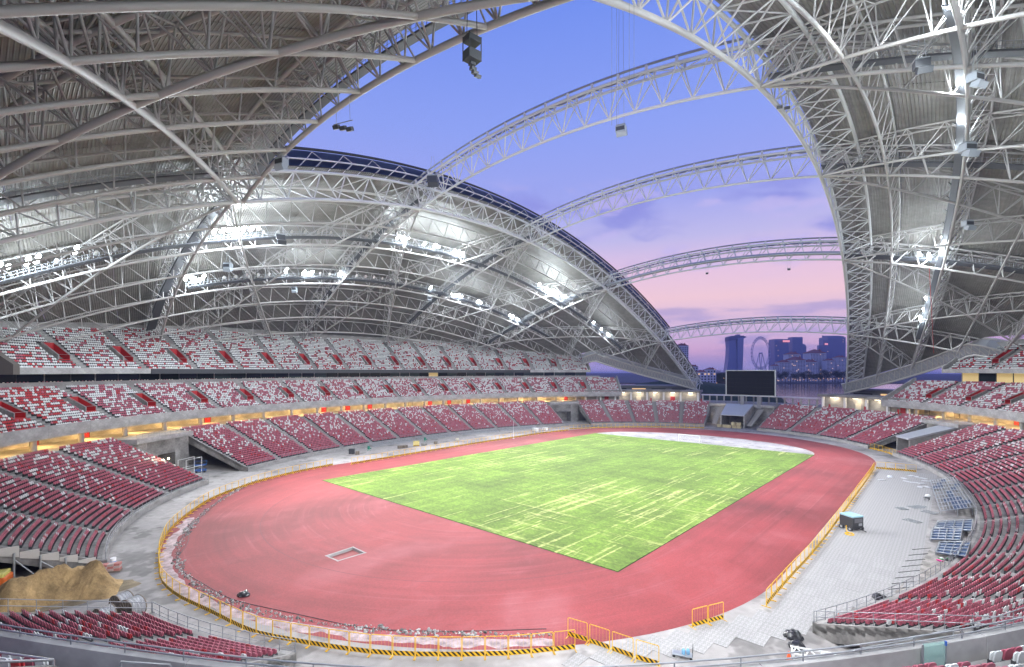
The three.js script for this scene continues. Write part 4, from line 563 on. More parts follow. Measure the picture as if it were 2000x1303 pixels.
function block(name, label, u0, u1, vt, z, o = {}) {
  const x0 = at(u0, z).x, x1 = at(u1, z).x, w = x1 - x0, h = 25 + (HZ - vt) * z / FL + 2, d = o.depth ?? w * 0.8, yb = -1.5, t = thing(name, label, o.cat ?? 'building', V((x0 + x1) / 2, yb, -z - d / 2), 0, o.group), H = h - yb - (o.roof ? w * 0.16 : 0);
  mesh('wall', bx(w, H, d, 0, H / 2, 0), o.wall ?? cityWall[0], t);
  const ny = Math.max(2, Math.round(H / (o.floor ?? 3.6))), nx = Math.max(2, Math.round(w / (o.bay ?? 4))), [a, b] = windows(w * 0.94, H * 0.95, d, nx, ny, w / nx * (o.ww ?? 0.5), H / ny * (o.wh ?? 0.5), H * 0.02, o.lit ?? 0.05, Math.round(u0));
  if (a.length) tag(mesh('windows', merge(a), o.win ?? cityWin, t), null, null, null, 'stuff'); if (b.length) tag(mesh('lit_windows', merge(b), cityLit, t), null, null, null, 'stuff');
  if (o.roof) { const r = new THREE.ConeGeometry(0.78 * 1, w * 0.26, 4, 1); r.rotateY(Math.PI / 4); r.scale(w, 1, d); r.translate(0, H + w * 0.13, 0); mesh('hip_roof', r, redRoof, t); mesh('roof_eaves', bx(w * 1.06, 0.8, d * 1.06, 0, H, 0), o.wall ?? cityWall[1], t); const tr = new THREE.ConeGeometry(w * 0.14, w * 0.16, 4); tr.rotateY(Math.PI / 4); tr.translate(w * 0.22, H + w * 0.2, d * 0.2); mesh('roof_turret', tr, redRoof, t); }
  else { mesh('parapet', bx(w * 0.98, 2.5, d * 0.98, 0, H + 1.2, 0), o.wall ?? cityWall[1], t); if (o.slant) { const s = new THREE.CylinderGeometry(0.5, 0.5, w * 0.9, 3); s.rotateZ(Math.PI / 2); s.scale(1, o.slant, d); s.translate(0, H + o.slant * 0.25, 0); mesh('roof_crown', s, o.wall ?? towerMat, t); } }
  return t;
}
const fl = { group: 'apartment blocks across the water', roof: true, wall: cityWall[0] };
[[1509, 1523, 714], [1523, 1545, 706], [1545, 1574, 700], [1574, 1597, 705], [1583, 1614, 686], [1614, 1631, 703], [1635, 1653, 697], [1540, 1563, 690], [1655, 1690, 700]].forEach(([a, b, v], i) => block('apartment_block', ['pale apartment block with red roof at the end of the waterside row', 'pale apartment block with red roof next to the end block', 'wide apartment block with red roof, mid row above the dark trees', 'apartment block with red roof between two taller ones', 'tallest pale apartment block with red turret roofs in the waterside row', 'slim apartment block right of the tallest pale block', 'apartment block with red roof against the roof edge', 'stepped apartment tower rising behind the wide block', 'apartment block behind the far roof edge'][i], a, b, v, i === 4 || i === 7 ? 1290 : 1230 + i * 6, { ...fl, lit: 0.07 }));
block('apartment_tower', 'slender pale apartment tower with red roof beside the roof edge', 1323, 1345, 674, 900, { roof: true, lit: 0.02, bay: 3.2 });
block('town_house', 'small pale house with red roof below the slender tower', 1347, 1364, 716, 760, { roof: true, lit: 0.03 }); block('town_house', 'white house with red roof among dark trees beside the scoreboard', 1362, 1381, 727, 640, { roof: true, lit: 0.06 }); block('town_house', 'white house with red roof and orange light beside the scoreboard', 1381, 1399, 722, 650, { roof: true, lit: 0.12 });
const off = { wall: towerMat, win: towerWin, group: 'office towers', floor: 4.2, bay: 5, ww: 0.82, wh: 0.55, lit: 0.012, cat: 'tower' };
[[1513, 1541, 664, 'broad blue glass office tower with rounded red sign'], [1548, 1568, 660, 'slab office tower next to the tower with the red sign'], [1559, 1575, 677, 'lower office tower with slanting top before the slab tower'], [1600, 1608, 676, 'thin office tower left of the tower with the red top sign'], [1608, 1618, 666, 'office tower with small red sign on top'], [1617, 1652, 660, 'widest office tower, against the roof edge']].forEach(([a, b, v, l], i) => { const t = block('office_tower', l, a, b, v, 2500 + i * 40, { ...off, slant: i === 2 || i === 5 ? 22 : 0 }); if (i === 0 || i === 4) mesh('roof_sign', bx(i ? 16 : 34, 9, 2, i ? 0 : 14, 25 + (HZ - v) * 2500 / FL - 6, 46 - (i ? 30 : 0)), std([0.9, 0.3, 0.3], 0.5, { emissive: new THREE.Color().setRGB(1, 0.35, 0.35), emissiveIntensity: 1 }), t); });
{ // curved hotel slab with a boat shaped deck on top
  const z = 2500, k = z / FL, t = thing('hotel_tower', 'curved hotel tower with a boat shaped deck on its top', 'tower', at(1430, z, -1.5)), X = (u) => (u - 1430) * k, Y = (v) => 25 + (HZ - v) * k + 1.5;
  const ext = (pts, d, z0) => { const s = new THREE.Shape(pts.map(([u, v]) => new THREE.Vector2(X(u), Y(v)))); const g = new THREE.ExtrudeGeometry(s, { depth: d, bevelEnabled: false }); g.translate(0, 0, z0); return g; };
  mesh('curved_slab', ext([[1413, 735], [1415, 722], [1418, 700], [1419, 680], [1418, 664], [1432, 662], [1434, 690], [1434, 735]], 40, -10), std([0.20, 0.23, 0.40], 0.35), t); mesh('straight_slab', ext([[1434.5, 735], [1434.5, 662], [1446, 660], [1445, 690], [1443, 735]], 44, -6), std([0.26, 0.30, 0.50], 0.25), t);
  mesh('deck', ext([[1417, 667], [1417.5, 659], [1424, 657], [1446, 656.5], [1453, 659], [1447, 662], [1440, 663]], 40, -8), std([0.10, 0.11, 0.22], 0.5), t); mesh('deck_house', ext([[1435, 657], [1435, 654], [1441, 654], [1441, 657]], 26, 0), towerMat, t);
  const fins = []; for (let i = 0; i < 38; i++) fins.push(bx(X(1445) - X(1435), 1.0, 1.2, (X(1445) + X(1435)) / 2, Y(735) + (Y(662) - Y(735)) * (i + 0.5) / 38, 38.6)); tag(mesh('floor_lines', merge(fins), std([0.28, 0.30, 0.45], 0.6), t), null, null, null, 'stuff'); }
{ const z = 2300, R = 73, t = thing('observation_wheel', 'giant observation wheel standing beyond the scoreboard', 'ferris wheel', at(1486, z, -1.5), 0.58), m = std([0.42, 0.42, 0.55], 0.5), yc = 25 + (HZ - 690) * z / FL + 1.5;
  for (const [r, zz] of [[R, -4], [R, 4], [R - 7, 0]]) { const g = new THREE.TorusGeometry(r, 0.9, 5, 64); g.translate(0, yc, zz); mesh('rim', g, m, t); }
  const lace = []; for (let i = 0; i < 56; i++) { const f = i / 56 * 2 * Math.PI, g2 = (i + 1) / 56 * 2 * Math.PI, P = (a, r, zz) => V(Math.cos(a) * r, yc + Math.sin(a) * r, zz); lace.push(rodGeo(P(f, R, -4), P(g2, R - 7, 0), 0.5, 4), rodGeo(P(f, R, 4), P(g2, R - 7, 0), 0.5, 4)); if (i % 2 === 0) lace.push(rodGeo(P(f, R - 7, 0), V(0, yc, i % 4 ? 5 : -5), 0.12, 3)); } tag(mesh('lacing', merge(lace), m, t), null, null, null, 'stuff');
  for (let i = 0; i < 28; i++) { const f = i / 28 * 2 * Math.PI, c = mesh('capsule', new THREE.CapsuleGeometry(2.1, 4, 3, 8), m, t); c.position.set(Math.cos(f) * (R + 4), yc + Math.sin(f) * (R + 4), 0); c.rotation.x = Math.PI / 2; }
  const hub = new THREE.CylinderGeometry(3, 3, 16, 10); hub.rotateX(Math.PI / 2); hub.translate(0, yc, 0); mesh('hub', hub, m, t); for (const s of [-1, 1]) for (const q of [-1, 1]) brace(t, V(s * 32, 0, q * 16).add(t.position), V(0, yc, q * 7).add(t.position), 1.5, m, 'support_leg', CYL8); }
// trees across the water and beside the houses
const leafMat = [std([0.018, 0.032, 0.020], 0.95), std([0.026, 0.042, 0.024], 0.95)], barkMat = std([0.05, 0.04, 0.03], 0.9);
const treeProto = [0, 1, 2].map((v) => { const t = new THREE.Group(), tr = new THREE.CylinderGeometry(0.35, 0.7, 9, 7); tr.translate(0, 4.5, 0); const limbs = [tr]; for (let i = 0; i < 5; i++) { const a = i * 1.26 + v; limbs.push(rodGeo(V(0, 6, 0), V(Math.cos(a) * 4, 11 + (i % 2) * 2, Math.sin(a) * 4), 0.22, 5).toNonIndexed()); } const bark = mesh('trunk', merge(limbs), barkMat, t);
  const P = []; for (let i = 0; i < 1500; i++) { const c = Math.floor(hash(i, v, 1) * 11), ca = c * 2.4 + v, cr = 5.2 * Math.sqrt(hash(c, v, 2)), cy = 10 + 9 * hash(c, v, 3), r = 3.4 * Math.cbrt(hash(i, v, 4)), th = hash(i, v, 5) * 6.283, ph = Math.acos(2 * hash(i, v, 6) - 1), o = V(Math.cos(ca) * cr + r * Math.sin(ph) * Math.cos(th), cy + r * 0.75 * Math.cos(ph), Math.sin(ca) * cr + r * Math.sin(ph) * Math.sin(th)), k = () => (hash(i, v, P.length) - 0.5) * 2.8; P.push(o.clone().add(V(k(), k(), k())), o.clone().add(V(k() + 0.5, k(), k())), o.clone().add(V(k(), k() + 0.5, k()))); }
  const g = new THREE.BufferGeometry().setFromPoints(P); g.computeVertexNormals(); g.setAttribute('uv', new THREE.Float32BufferAttribute(new Float32Array(P.length * 2), 2)); mesh('crown', g, leafMat[v % 2], t); return t; });
function plantTree(i, pos, sc, label, group) { const t = treeProto[i % 3].clone(); t.name = numbered('tree'); t.position.copy(pos); t.rotation.y = hash(i, 3) * 6; t.scale.setScalar(sc); tag(t, label, 'tree', group); scene.add(t); }
for (let i = 0; i < 34; i++) plantTree(i, at(1500 + i * 5.4 + 2 * hash(i, 1), 1095 + 30 * hash(i, 2), -1), 0.95 + 0.5 * hash(i, 5), 'dark round tree on the far shore below the apartment blocks', 'trees on the far shore');
for (let i = 0; i < 16; i++) plantTree(i + 40, at(1385 + i * 2.6, 700 + 60 * hash(i, 8), -1), 0.8 + 0.5 * hash(i, 7), 'dark tree behind the white houses and the grass bank', 'trees behind the grass bank');
{ const bulb = new THREE.SphereGeometry(0.6, 8, 6), lm = std([1, 0.7, 0.4], 0.5, { emissive: new THREE.Color().setRGB(1, 0.56, 0.2), emissiveIntensity: 2.2 }); let n = 0;
  for (let i = 0; i < 20; i++) { const z = 1070 + 20 * hash(i, 5), t = thing('street_lamp', 'orange street lamp on the far shore promenade', 'street lamp', at(1503 + i * 7.4 + 4 * hash(i, 4), z, -1), 0, 'lamps along the far shore'), h = 5 + 6 * hash(i, 6); mesh('pole', new THREE.CylinderGeometry(0.12, 0.16, h, 5), M.dark, t).position.y = h / 2; mesh('globe', bulb, lm, t).position.y = h; }
  for (const [u, v, z] of [[1414, 739, 600], [1420, 742, 560], [1396, 722, 640], [1400, 748, 520], [1372, 747, 520]]) { const y = 25 - (v - HZ) * z / FL, t = thing('street_lamp', 'orange street lamp near the white houses beside the scoreboard', 'street lamp', at(u, z, -2), 0, 'lamps near the white houses'); mesh('pole', new THREE.CylinderGeometry(0.1, 0.14, y + 2, 5), M.dark, t).position.y = (y + 2) / 2; mesh('globe', bulb, lm, t).position.y = y + 2; t.children[1].scale.setScalar(0.5); } }

// outer walls and annexes seen under the eaves on either side of the open end
for (const [a, b, l] of [[midL0 - 24, midL0 + 60, 'dim service building seen under the eaves left of the open end'], [midL1 - 60, midL1 + 22, 'dim service building seen under the eaves right of the open end']]) { const g = thing('service_building', l, 'building', rw((a + b) / 2, 52, -2.9)); mesh('wall', sweep(rectP(52, 60, -2.9, 16.4), a, b, 6), std([0.16, 0.17, 0.20], 0.8), g, true); mesh('roof', sweep(rectP(51, 61, 16.4, 17.1), a, b, 6), std([0.25, 0.26, 0.30], 0.7), g, true); for (let i = 0; i < 14; i++) mesh('window', sweep(rectP(51.9, 51.99, 12.6, 15.2), lerp(a, b, (i + 0.15) / 14), lerp(a, b, (i + 0.85) / 14), 3), i % 5 === 2 ? cityLit : M.glass, g, true); }

[[1271, 1], [1370, 1], [1560, 0], [1621, 0], [1690, 0], [1755, 0]].forEach(([u, left]) => { const L = left ? Lscreen(u, 21.6, 10, 0, 90) : Lscreen(u, 21.6, 10, Rn * 0.82, Rn), g = thing('red_bollard', 'short red post on the walkway behind the far end seats', 'post', rw(L, 21.6, 9.7), 0, 'red posts behind the far end seats'); mesh('shaft', new THREE.CylinderGeometry(0.32, 0.32, 1.5, 14), M.red, g).position.y = 0.75; mesh('cap', new THREE.SphereGeometry(0.32, 14, 6, 0, Math.PI * 2, 0, Math.PI / 2), M.red, g).position.y = 1.5; });
// ---------------------------------------------------------------- things on the floor of the bowl
const stripeTex = (() => { const w = 128, h = 32, d = new Uint8Array(w * h * 4); for (let y = 0; y < h; y++) for (let x = 0; x < w; x++) { const on = ((x + y * 0.9) % 32) < 16, n = 0.9 + 0.2 * hash(x, y), o = (y * w + x) * 4; const c = on ? [24, 23, 22] : [226, 176, 24]; for (let k = 0; k < 3; k++) d[o + k] = clamp(c[k] * n / 255) * 255; d[o + 3] = 255; } const t = new THREE.DataTexture(d, w, h); t.colorSpace = THREE.SRGBColorSpace; t.magFilter = THREE.LinearFilter; t.wrapS = t.wrapT = THREE.RepeatWrapping; t.needsUpdate = true; return t; })();
const hazMat = new THREE.MeshStandardMaterial({ map: stripeTex, roughness: 0.6 });
const barFrame = merge([rodGeo(V(-0.97, 0.08, 0), V(-0.97, 1.72, 0), 0.034), rodGeo(V(0.97, 0.08, 0), V(0.97, 1.72, 0), 0.034), rodGeo(V(-0.9, 1.8, 0), V(0.9, 1.8, 0), 0.034), rodGeo(V(-0.97, 1.72, 0), V(-0.9, 1.8, 0), 0.034), rodGeo(V(0.97, 1.72, 0), V(0.9, 1.8, 0), 0.034), rodGeo(V(-0.97, 0.12, 0), V(0.97, 0.12, 0), 0.026)]);
const barMesh = merge([...Array.from({ length: 5 }, (_, i) => rodGeo(V(-0.66 + i * 0.33, 0.5, 0), V(-0.66 + i * 0.33, 1.8, 0), 0.005, 3))]);
const barFoot = bx(0.06, 0.05, 0.95, -0.97, 0.03, 0), barFoot2 = bx(0.06, 0.05, 0.95, 0.97, 0.03, 0), barBoard = bx(1.9, 0.42, 0.03, 0, 0.30, 0);
const barrier0 = { o: null };
function barriers(path, label, group, close = 2.02) { // path: pixel points on the ground
  const P = path.map(([u, v]) => gp(u, v)), c = new THREE.CatmullRomCurve3(P, false, 'centripetal'), L = c.getLength(), n = Math.max(1, Math.round(L / close)), pts = c.getSpacedPoints(n);
  for (let i = 0; i < n; i++) { const a = pts[i], b = pts[i + 1], m = a.clone().add(b).multiplyScalar(0.5), yaw = Math.atan2(-(b.z - a.z), b.x - a.x); m.y = 0.02;
    if (!barrier0.o) { const o = barrier0.o = thing('yellow_barrier', label, 'barrier', m, yaw, group); mesh('frame', barFrame, M.yellow, o); mesh('wire_infill', barMesh, M.yellow, o); mesh('hazard_board', barBoard, hazMat, o); mesh('foot', barFoot, M.yellow, o); mesh('foot', barFoot2, M.yellow, o); }
    else { const o = dup(barrier0.o, m, yaw + (hash(i, 61) - 0.5) * 0.05, label); o.userData.group = group; } }
}
barriers([[650, 909], [560, 928], [500, 944], [440, 965], [400, 984], [355, 1017], [330, 1040], [315, 1070], [310, 1100], [316, 1140], [350, 1170], [400, 1194], [500, 1241], [560, 1254], [640, 1268], [720, 1279], [800, 1284], [900, 1285], [1000, 1282], [1124, 1270]], 'yellow barrier with striped board on the curve round the red bend', 'barriers round the near bend');
barriers([[1107, 1243], [1165, 1262], [1225, 1284], [1290, 1305]], 'yellow barrier with striped board in the short run by the trolley', 'barriers near the trolley');
barriers([[1496, 1186], [1540, 1135], [1590, 1080], [1650, 1000], [1700, 930], [1708, 917]], 'yellow barrier in the straight run between track and grey floor boards', 'barriers along the grey floor boards');
barriers([[1711, 916], [1750, 919], [1790, 923]], 'yellow striped barrier across the end of the grey floor boards', 'barriers at the end of the floor boards');
barriers([[1351, 1227], [1414, 1211]], 'yellow barrier standing alone at the torn edge of the track', 'barriers at the torn track edge');
barriers([[686, 908], [760, 895], [850, 880], [930, 867], [1000, 856], [1060, 847], [1110, 841]], 'yellow striped barrier along the far straight of the track', 'barriers along the far straight');
barriers([[1112, 839], [1180, 836], [1280, 835], [1375, 837]], 'small yellow striped barrier before the far end seats', 'barriers before the far end');
barriers([[1700, 877], [1725, 883], [1755, 893]], 'yellow striped barrier beside the far right block', 'barriers beside the far right block');
// torn kerb: rubble along the outside of the bend
{ const path = [[600, 918], [500, 940], [440, 972], [400, 1000], [365, 1040], [348, 1075], [350, 1105], [380, 1140], [420, 1165], [470, 1185], [560, 1207], [650, 1221], [760, 1233], [860, 1239], [980, 1242], [1078, 1240]].map(([u, v]) => gp(u, v)), c = new THREE.CatmullRomCurve3(path), N = 1500; const g = new THREE.DodecahedronGeometry(0.13, 0), im = new THREE.InstancedMesh(g, new THREE.MeshStandardMaterial({ color: 0xffffff, roughness: 0.9 }), N), m = new THREE.Matrix4(), q = new THREE.Quaternion(), col = new THREE.Color();
  for (let i = 0; i < N; i++) { const f = hash(i, 1), cl = Math.pow(vnoise(f * 60, 3), 1), p = c.getPointAt(f), sp = (0.25 + 0.7 * cl); p.x += (hash(i, 2) - 0.5) * sp * 1.5; p.z += (hash(i, 3) - 0.5) * sp * 1.5; p.y = 0.05; q.setFromEuler(new THREE.Euler(hash(i, 4) * 6, hash(i, 5) * 6, hash(i, 6) * 6)); const s = (0.3 + 0.9 * hash(i, 7) ** 2) * (0.5 + cl); m.compose(p, q, V(s * 1.5, s * 0.7, s)); im.setMatrixAt(i, m); const k = 0.09 + 0.34 * hash(i, 8); col.setRGB(k, k * 0.97, k * 0.95); im.setColorAt(i, col); }
  im.name = numbered('kerb_rubble'); tag(im, 'grey broken kerb rubble strewn along the outside of the red bend', 'rubble', null, 'stuff'); im.castShadow = im.receiveShadow = true; scene.add(im);
  const cable = c.getSpacedPoints(140).map((p, i) => V(p.x + 0.5 * Math.sin(i * 0.3), 0.05, p.z - 0.6 + 0.4 * Math.sin(i * 0.17))); tag(mesh('black_cable', tubeGeo(cable, 0.035, 5, 2), M.dark, scene), 'thin black cable lying along the rubble', 'cable');
  // pale lime dust between rubble and barriers, with torn edges
  const a = [], b = []; for (let i = 0; i <= 160; i++) { const f = 0.36 + 0.64 * i / 160, p = c.getPointAt(f), t = c.getTangentAt(f), n = V(-t.z, 0, t.x), o1 = 0.35 + 0.55 * fbm(i * 0.35, 2, 7, 4), o2 = 1.15 + 1.5 * fbm(i * 0.3, 8, 9, 4); const s = n.dot(Wp(-45, 0, 0).sub(p)) > 0 ? -1 : 1; a.push(p.clone().addScaledVector(n, s * o1).setY(0.024)); b.push(p.clone().addScaledVector(n, s * o2).setY(0.024)); }
  const P = []; for (let i = 0; i < 160; i++) { P.push(a[i], b[i], a[i + 1], a[i + 1], b[i], b[i + 1]); } const dg = new THREE.BufferGeometry().setFromPoints(P); dg.computeVertexNormals(); dg.setAttribute('uv', new THREE.Float32BufferAttribute(P.flatMap((p) => [p.x, p.z]), 2)); tag(mesh('lime_dust', dg, std([0.66, 0.52, 0.54], 0.95, { map: rep(grimeTex, 0.4) }), scene), null, null, null, 'structure'); }
// pit walls and floor
{ const g = thing('jump_pit', 'open rectangular pit with pale rims sunk into the red bend', 'pit', Wp(pit[0][0], -0.6, pit[0][1])); const c = pit.map(([s, t]) => [s, t]); for (let i = 0; i < 4; i++) { const [s0, t0] = c[i], [s1, t1] = c[(i + 1) % 4], A = Wp(s0, 0.06, t0), B = Wp(s1, 0.06, t1), l = A.distanceTo(B), m = A.clone().add(B).multiplyScalar(0.5).sub(g.position), w = mesh('pit_wall', bx(l + 0.3, 1.0, 0.22), M.fascia, g); w.position.set(m.x, 0.14, m.z); w.rotation.y = Math.atan2(-(B.z - A.z), B.x - A.x); }
  const P = [c[0], c[1], c[2], c[0], c[2], c[3]].map(([s, t]) => Wp(s, -0.34, t)); const fg = new THREE.BufferGeometry().setFromPoints(P); fg.setAttribute('uv', new THREE.Float32BufferAttribute(new Float32Array(12), 2)); fg.computeVertexNormals(); mesh('pit_floor', fg, std([0.25, 0.07, 0.07], 0.9), g, true); }
// grey floor boards, laid along the pitch axis, with a stepped edge over the track
{ const mats = [0, 1, 2, 3].map((k) => std([0.47 + 0.012 * k, 0.46 + 0.012 * k, 0.465 + 0.012 * k], 0.8, { map: (() => { const t = rep(concTex, 3); t.offset.set(k * 0.23, k * 0.41); return t; })() })); const geo = bx(2.392, 0.03, 1.192); const g = thing('floor_boards', 'grey interlocking floor boards beside the track', 'flooring', Wp(-40, 0.02, -60), 0, null, 'structure'); const ry = Math.atan2(AZ, AX); let n = 0; const far = [];
  const l0 = uvst(1195, 1262), l1 = uvst(1502, 1190);
  for (let s = -92; s < 44; s += 2.4) for (let t = -72; t < -40; t += 1.2) { const cs = s + 1.2, ct = t + 0.6; const ok = s > -54 ? ct < -55.4 && ct > -66.3 : ((l1[0] - l0[0]) * (ct - l0[1]) - (l1[1] - l0[1]) * (cs - l0[0])) < 0 && ct > -70; const [rs, rt] = [cs, ct]; const w = Wp(rs, 0.034, rt), sc = screenOf(w); if (!ok || !sc || sc[1] > 1340) continue; const Li = Lnear(rs, rt), [fs, ft] = rp(Li, -0.6); if (Math.hypot(rs, rt) > Math.hypot(fs, ft)) continue;
    if (s < -30 ? n < 290 : false) { n++; const m = mesh('floor_board', geo, mats[Math.floor(hash(Math.round(s * 5), Math.round(t * 5)) * 4)], g); m.position.copy(w).sub(g.position); m.rotation.y = ry; m.position.y += 0.004 * hash(n, 3); } else { const q = geo.clone(); q.rotateY(ry); q.translate(w.x, w.y, w.z); far.push(q); } }
  if (far.length) tag(mesh('floor_boards_far', merge(far), mats[1], g, true), null, null, null, 'stuff');  }
// goal
{ const g = thing('goal', 'white football goal with net at the far end of the grass', 'goal', Wp(57.6, 0.09, 0), Math.atan2(AZ, AX) - Math.PI / 2); for (const s of [-1, 1]) { brace(g, V(s * 3.66, 0, 0).applyAxisAngle(UP, 0).add(g.position), V(s * 3.66, 2.5, 0).add(g.position), 0.11, M.white, 'post', CYL8); brace(g, V(s * 3.66, 0, -2).add(g.position), V(s * 3.66, 2.5, -0.8).add(g.position), 0.04, M.white, 'back_stay'); brace(g, V(s * 3.66, 2.5, 0).add(g.position), V(s * 3.66, 2.5, -0.8).add(g.position), 0.04, M.white, 'top_stay'); } brace(g, V(-3.7, 2.5, 0).add(g.position), V(3.7, 2.5, 0).add(g.position), 0.11, M.white, 'crossbar', CYL8); brace(g, V(-3.7, 0.05, -2).add(g.position), V(3.7, 0.05, -2).add(g.position), 0.05, M.white, 'ground_bar'); const net = []; for (let i = 0; i <= 18; i++) { const x = -3.66 + i * 7.32 / 18; net.push(rodGeo(V(x, 0, -2), V(x, 2.5, -0.8), 0.012, 3)); } for (let j = 0; j < 7; j++) net.push(rodGeo(V(-3.66, j * 0.4, -2 + j * 0.19), V(3.66, j * 0.4, -2 + j * 0.19), 0.012, 3)); mesh('net', merge(net), M.white, g); }
{ const p = gp(1003, 857), g = thing('flag_pole', 'thin white pole beside the far straight barriers', 'pole', p); mesh('shaft', new THREE.CylinderGeometry(0.05, 0.07, 6.5, 8), M.white, g).position.y = 3.25; mesh('base_plate', new THREE.CylinderGeometry(0.4, 0.45, 0.12, 12), M.galv, g).position.y = 0.06; }
// generator cart with yellow hose
{ const p = gp(1663, 1034), g = thing('generator', 'black wheeled generator with pale blue top on the floor boards', 'generator', p, 0.25); g.scale.setScalar(1.25); const bm = std([0.03, 0.032, 0.036], 0.5), blue = std([0.26, 0.42, 0.48], 0.5); mesh('body', rbx(1.65, 1.35, 1.9, 0.08, 0, 1.05, 0), bm, g); mesh('top_cover', rbx(1.7, 0.22, 1.95, 0.08, 0, 1.83, 0), blue, g); mesh('vent_panel', bx(1.2, 0.5, 0.04, 0, 1.35, 0.96), std([0.12, 0.12, 0.13], 0.5), g); mesh('control_panel', bx(0.5, 0.3, 0.05, 0.3, 0.85, 0.965), M.galv, g); for (const [x, z] of [[-0.8, 0.6], [0.8, 0.6], [-0.8, -0.6], [0.8, -0.6]]) { const w = new THREE.CylinderGeometry(0.3, 0.3, 0.2, 16); w.rotateZ(Math.PI / 2); const o = mesh('wheel', w, M.dark, g); o.position.set(x * 1.08, 0.3, z); const r = new THREE.CylinderGeometry(0.15, 0.15, 0.22, 12); r.rotateZ(Math.PI / 2); mesh('rim', r, M.galv, o); } brace(g, V(0, 0.4, 0.9).add(p), V(0, 0.3, 2.0).add(p), 0.05, bm, 'tow_bar');
  const h = gp(1658, 1044), hg = thing('hose_coil', 'coiled yellow hose lying before the generator', 'hose', h), coil = []; for (let i = 0; i <= 120; i++) { const f = i / 120 * 8 * Math.PI, r = 0.55 + 0.16 * Math.sin(i * 0.21); coil.push(V(Math.cos(f) * r, 0.08 + 0.1 * (i / 120) + 0.03 * Math.sin(i), Math.sin(f) * r)); } coil.push(V(0.2, 0.15, -0.5), V(0.25, 0.6, -0.95), V(0.3, 1.1, -1.0)); mesh('hose', tubeGeo(coil, 0.06, 6, 1.5), M.yellow, hg); }
// sand heap
{ const W_ = 13, D_ = 7.4, nx = 90, nz = 60, g = new THREE.PlaneGeometry(W_, D_, nx, nz); g.rotateX(-Math.PI / 2); const ps = g.attributes.position; for (let i = 0; i < ps.count; i++) { const x = ps.getX(i), z = ps.getZ(i), ux = x / W_ * 2, uz = z / D_ * 2, ridge = 1 - Math.abs(uz + 0.22 * Math.sin(x * 0.7)); let h = 3.0 * clamp(ridge * 1.25 - 0.18) * (1 - sm(0.45, 1.0, Math.abs(ux - 0.08))) * (0.68 + 0.75 * fbm(x * 0.42 + 7, z * 0.42, 5, 4)); h += 0.55 * (Math.abs(fbm(x * 0.75, z * 0.75 + 4, 9, 4) - 0.5) * 2 - 0.25) * sm(0, 0.6, h) + 0.12 * (fbm(x * 3, z * 3, 15, 3) - 0.5) * sm(0, 0.3, h); ps.setY(i, Math.max(-0.05, h - 0.06)); } g.computeVertexNormals(); const p = gp(92, 1168), t = mesh('sand_heap', g, std([0.66, 0.45, 0.21], 0.95, { map: rep(grimeTex, 3, 2), bumpMap: rep(grimeTex, 9, 6), bumpScale: 0.05 }), scene); t.position.copy(p); t.rotation.y = 0.52; tag(t, 'large heap of brown sand on the floor behind the cable drums', 'sand heap');
  const sp = new THREE.CircleGeometry(1, 40); sp.rotateX(-Math.PI / 2); const q = sp.attributes.position; for (let i = 1; i < q.count; i++) { const k = 0.8 + 0.4 * fbm(i * 0.5, 3, 4, 3); q.setXYZ(i, q.getX(i) * 7.6 * k, 0, q.getZ(i) * 3.9 * k); } const sm_ = mesh('spilt_sand', sp, std([0.42, 0.34, 0.22], 0.95, { map: rep(grimeTex, 4) }), scene); sm_.position.copy(p).setY(0.03); sm_.rotation.y = 0.52; tag(sm_, null, null, null, 'structure'); }
// excavator, its rear only reaching into the picture
{ const p = gp(-22, 1168), g = thing('excavator', 'orange excavator standing beside the sand heap', 'excavator', p, 0.5), or = std([0.62, 0.13, 0.02], 0.45), yl = std([0.55, 0.48, 0.12], 0.6); mesh('body', rbx(3.0, 1.1, 2.3, 0.25, 0.2, 1.75, 0), or, g); mesh('engine_cover', rbx(1.2, 0.5, 2.0, 0.15, 0.9, 2.45, 0), yl, g); const cab = mesh('cab', rbx(1.3, 1.6, 1.2, 0.12, -0.7, 2.9, 0.4), yl, g); mesh('cab_window', bx(0.9, 0.8, 0.05, -0.7, 3.1, 1.01), M.glass, cab); mesh('vent_panel', bx(0.7, 0.4, 0.04, 0.6, 1.8, 1.16), M.dark, g); mesh('turntable', new THREE.CylinderGeometry(0.9, 0.9, 0.3, 20), M.dark, g).position.y = 1.05; for (const s of [-1, 1]) for (const x of [-1, 1]) { const w = new THREE.CylinderGeometry(0.55, 0.55, 0.45, 20); w.rotateX(Math.PI / 2); const o = mesh('wheel', w, M.dark, g); o.position.set(x * 1.1, 0.55, s * 0.95); } mesh('chassis', bx(2.9, 0.5, 1.4, 0, 0.8, 0), M.dark, g); mesh('boom', rbx(0.35, 0.45, 0.35, 0.08, -1.6, 2.6, -0.3), or, g); brace(g, V(-1.4, 2.2, -0.3).add(p), V(-3.6, 4.2, -0.3).add(p), 0.22, or, 'boom_arm'); }
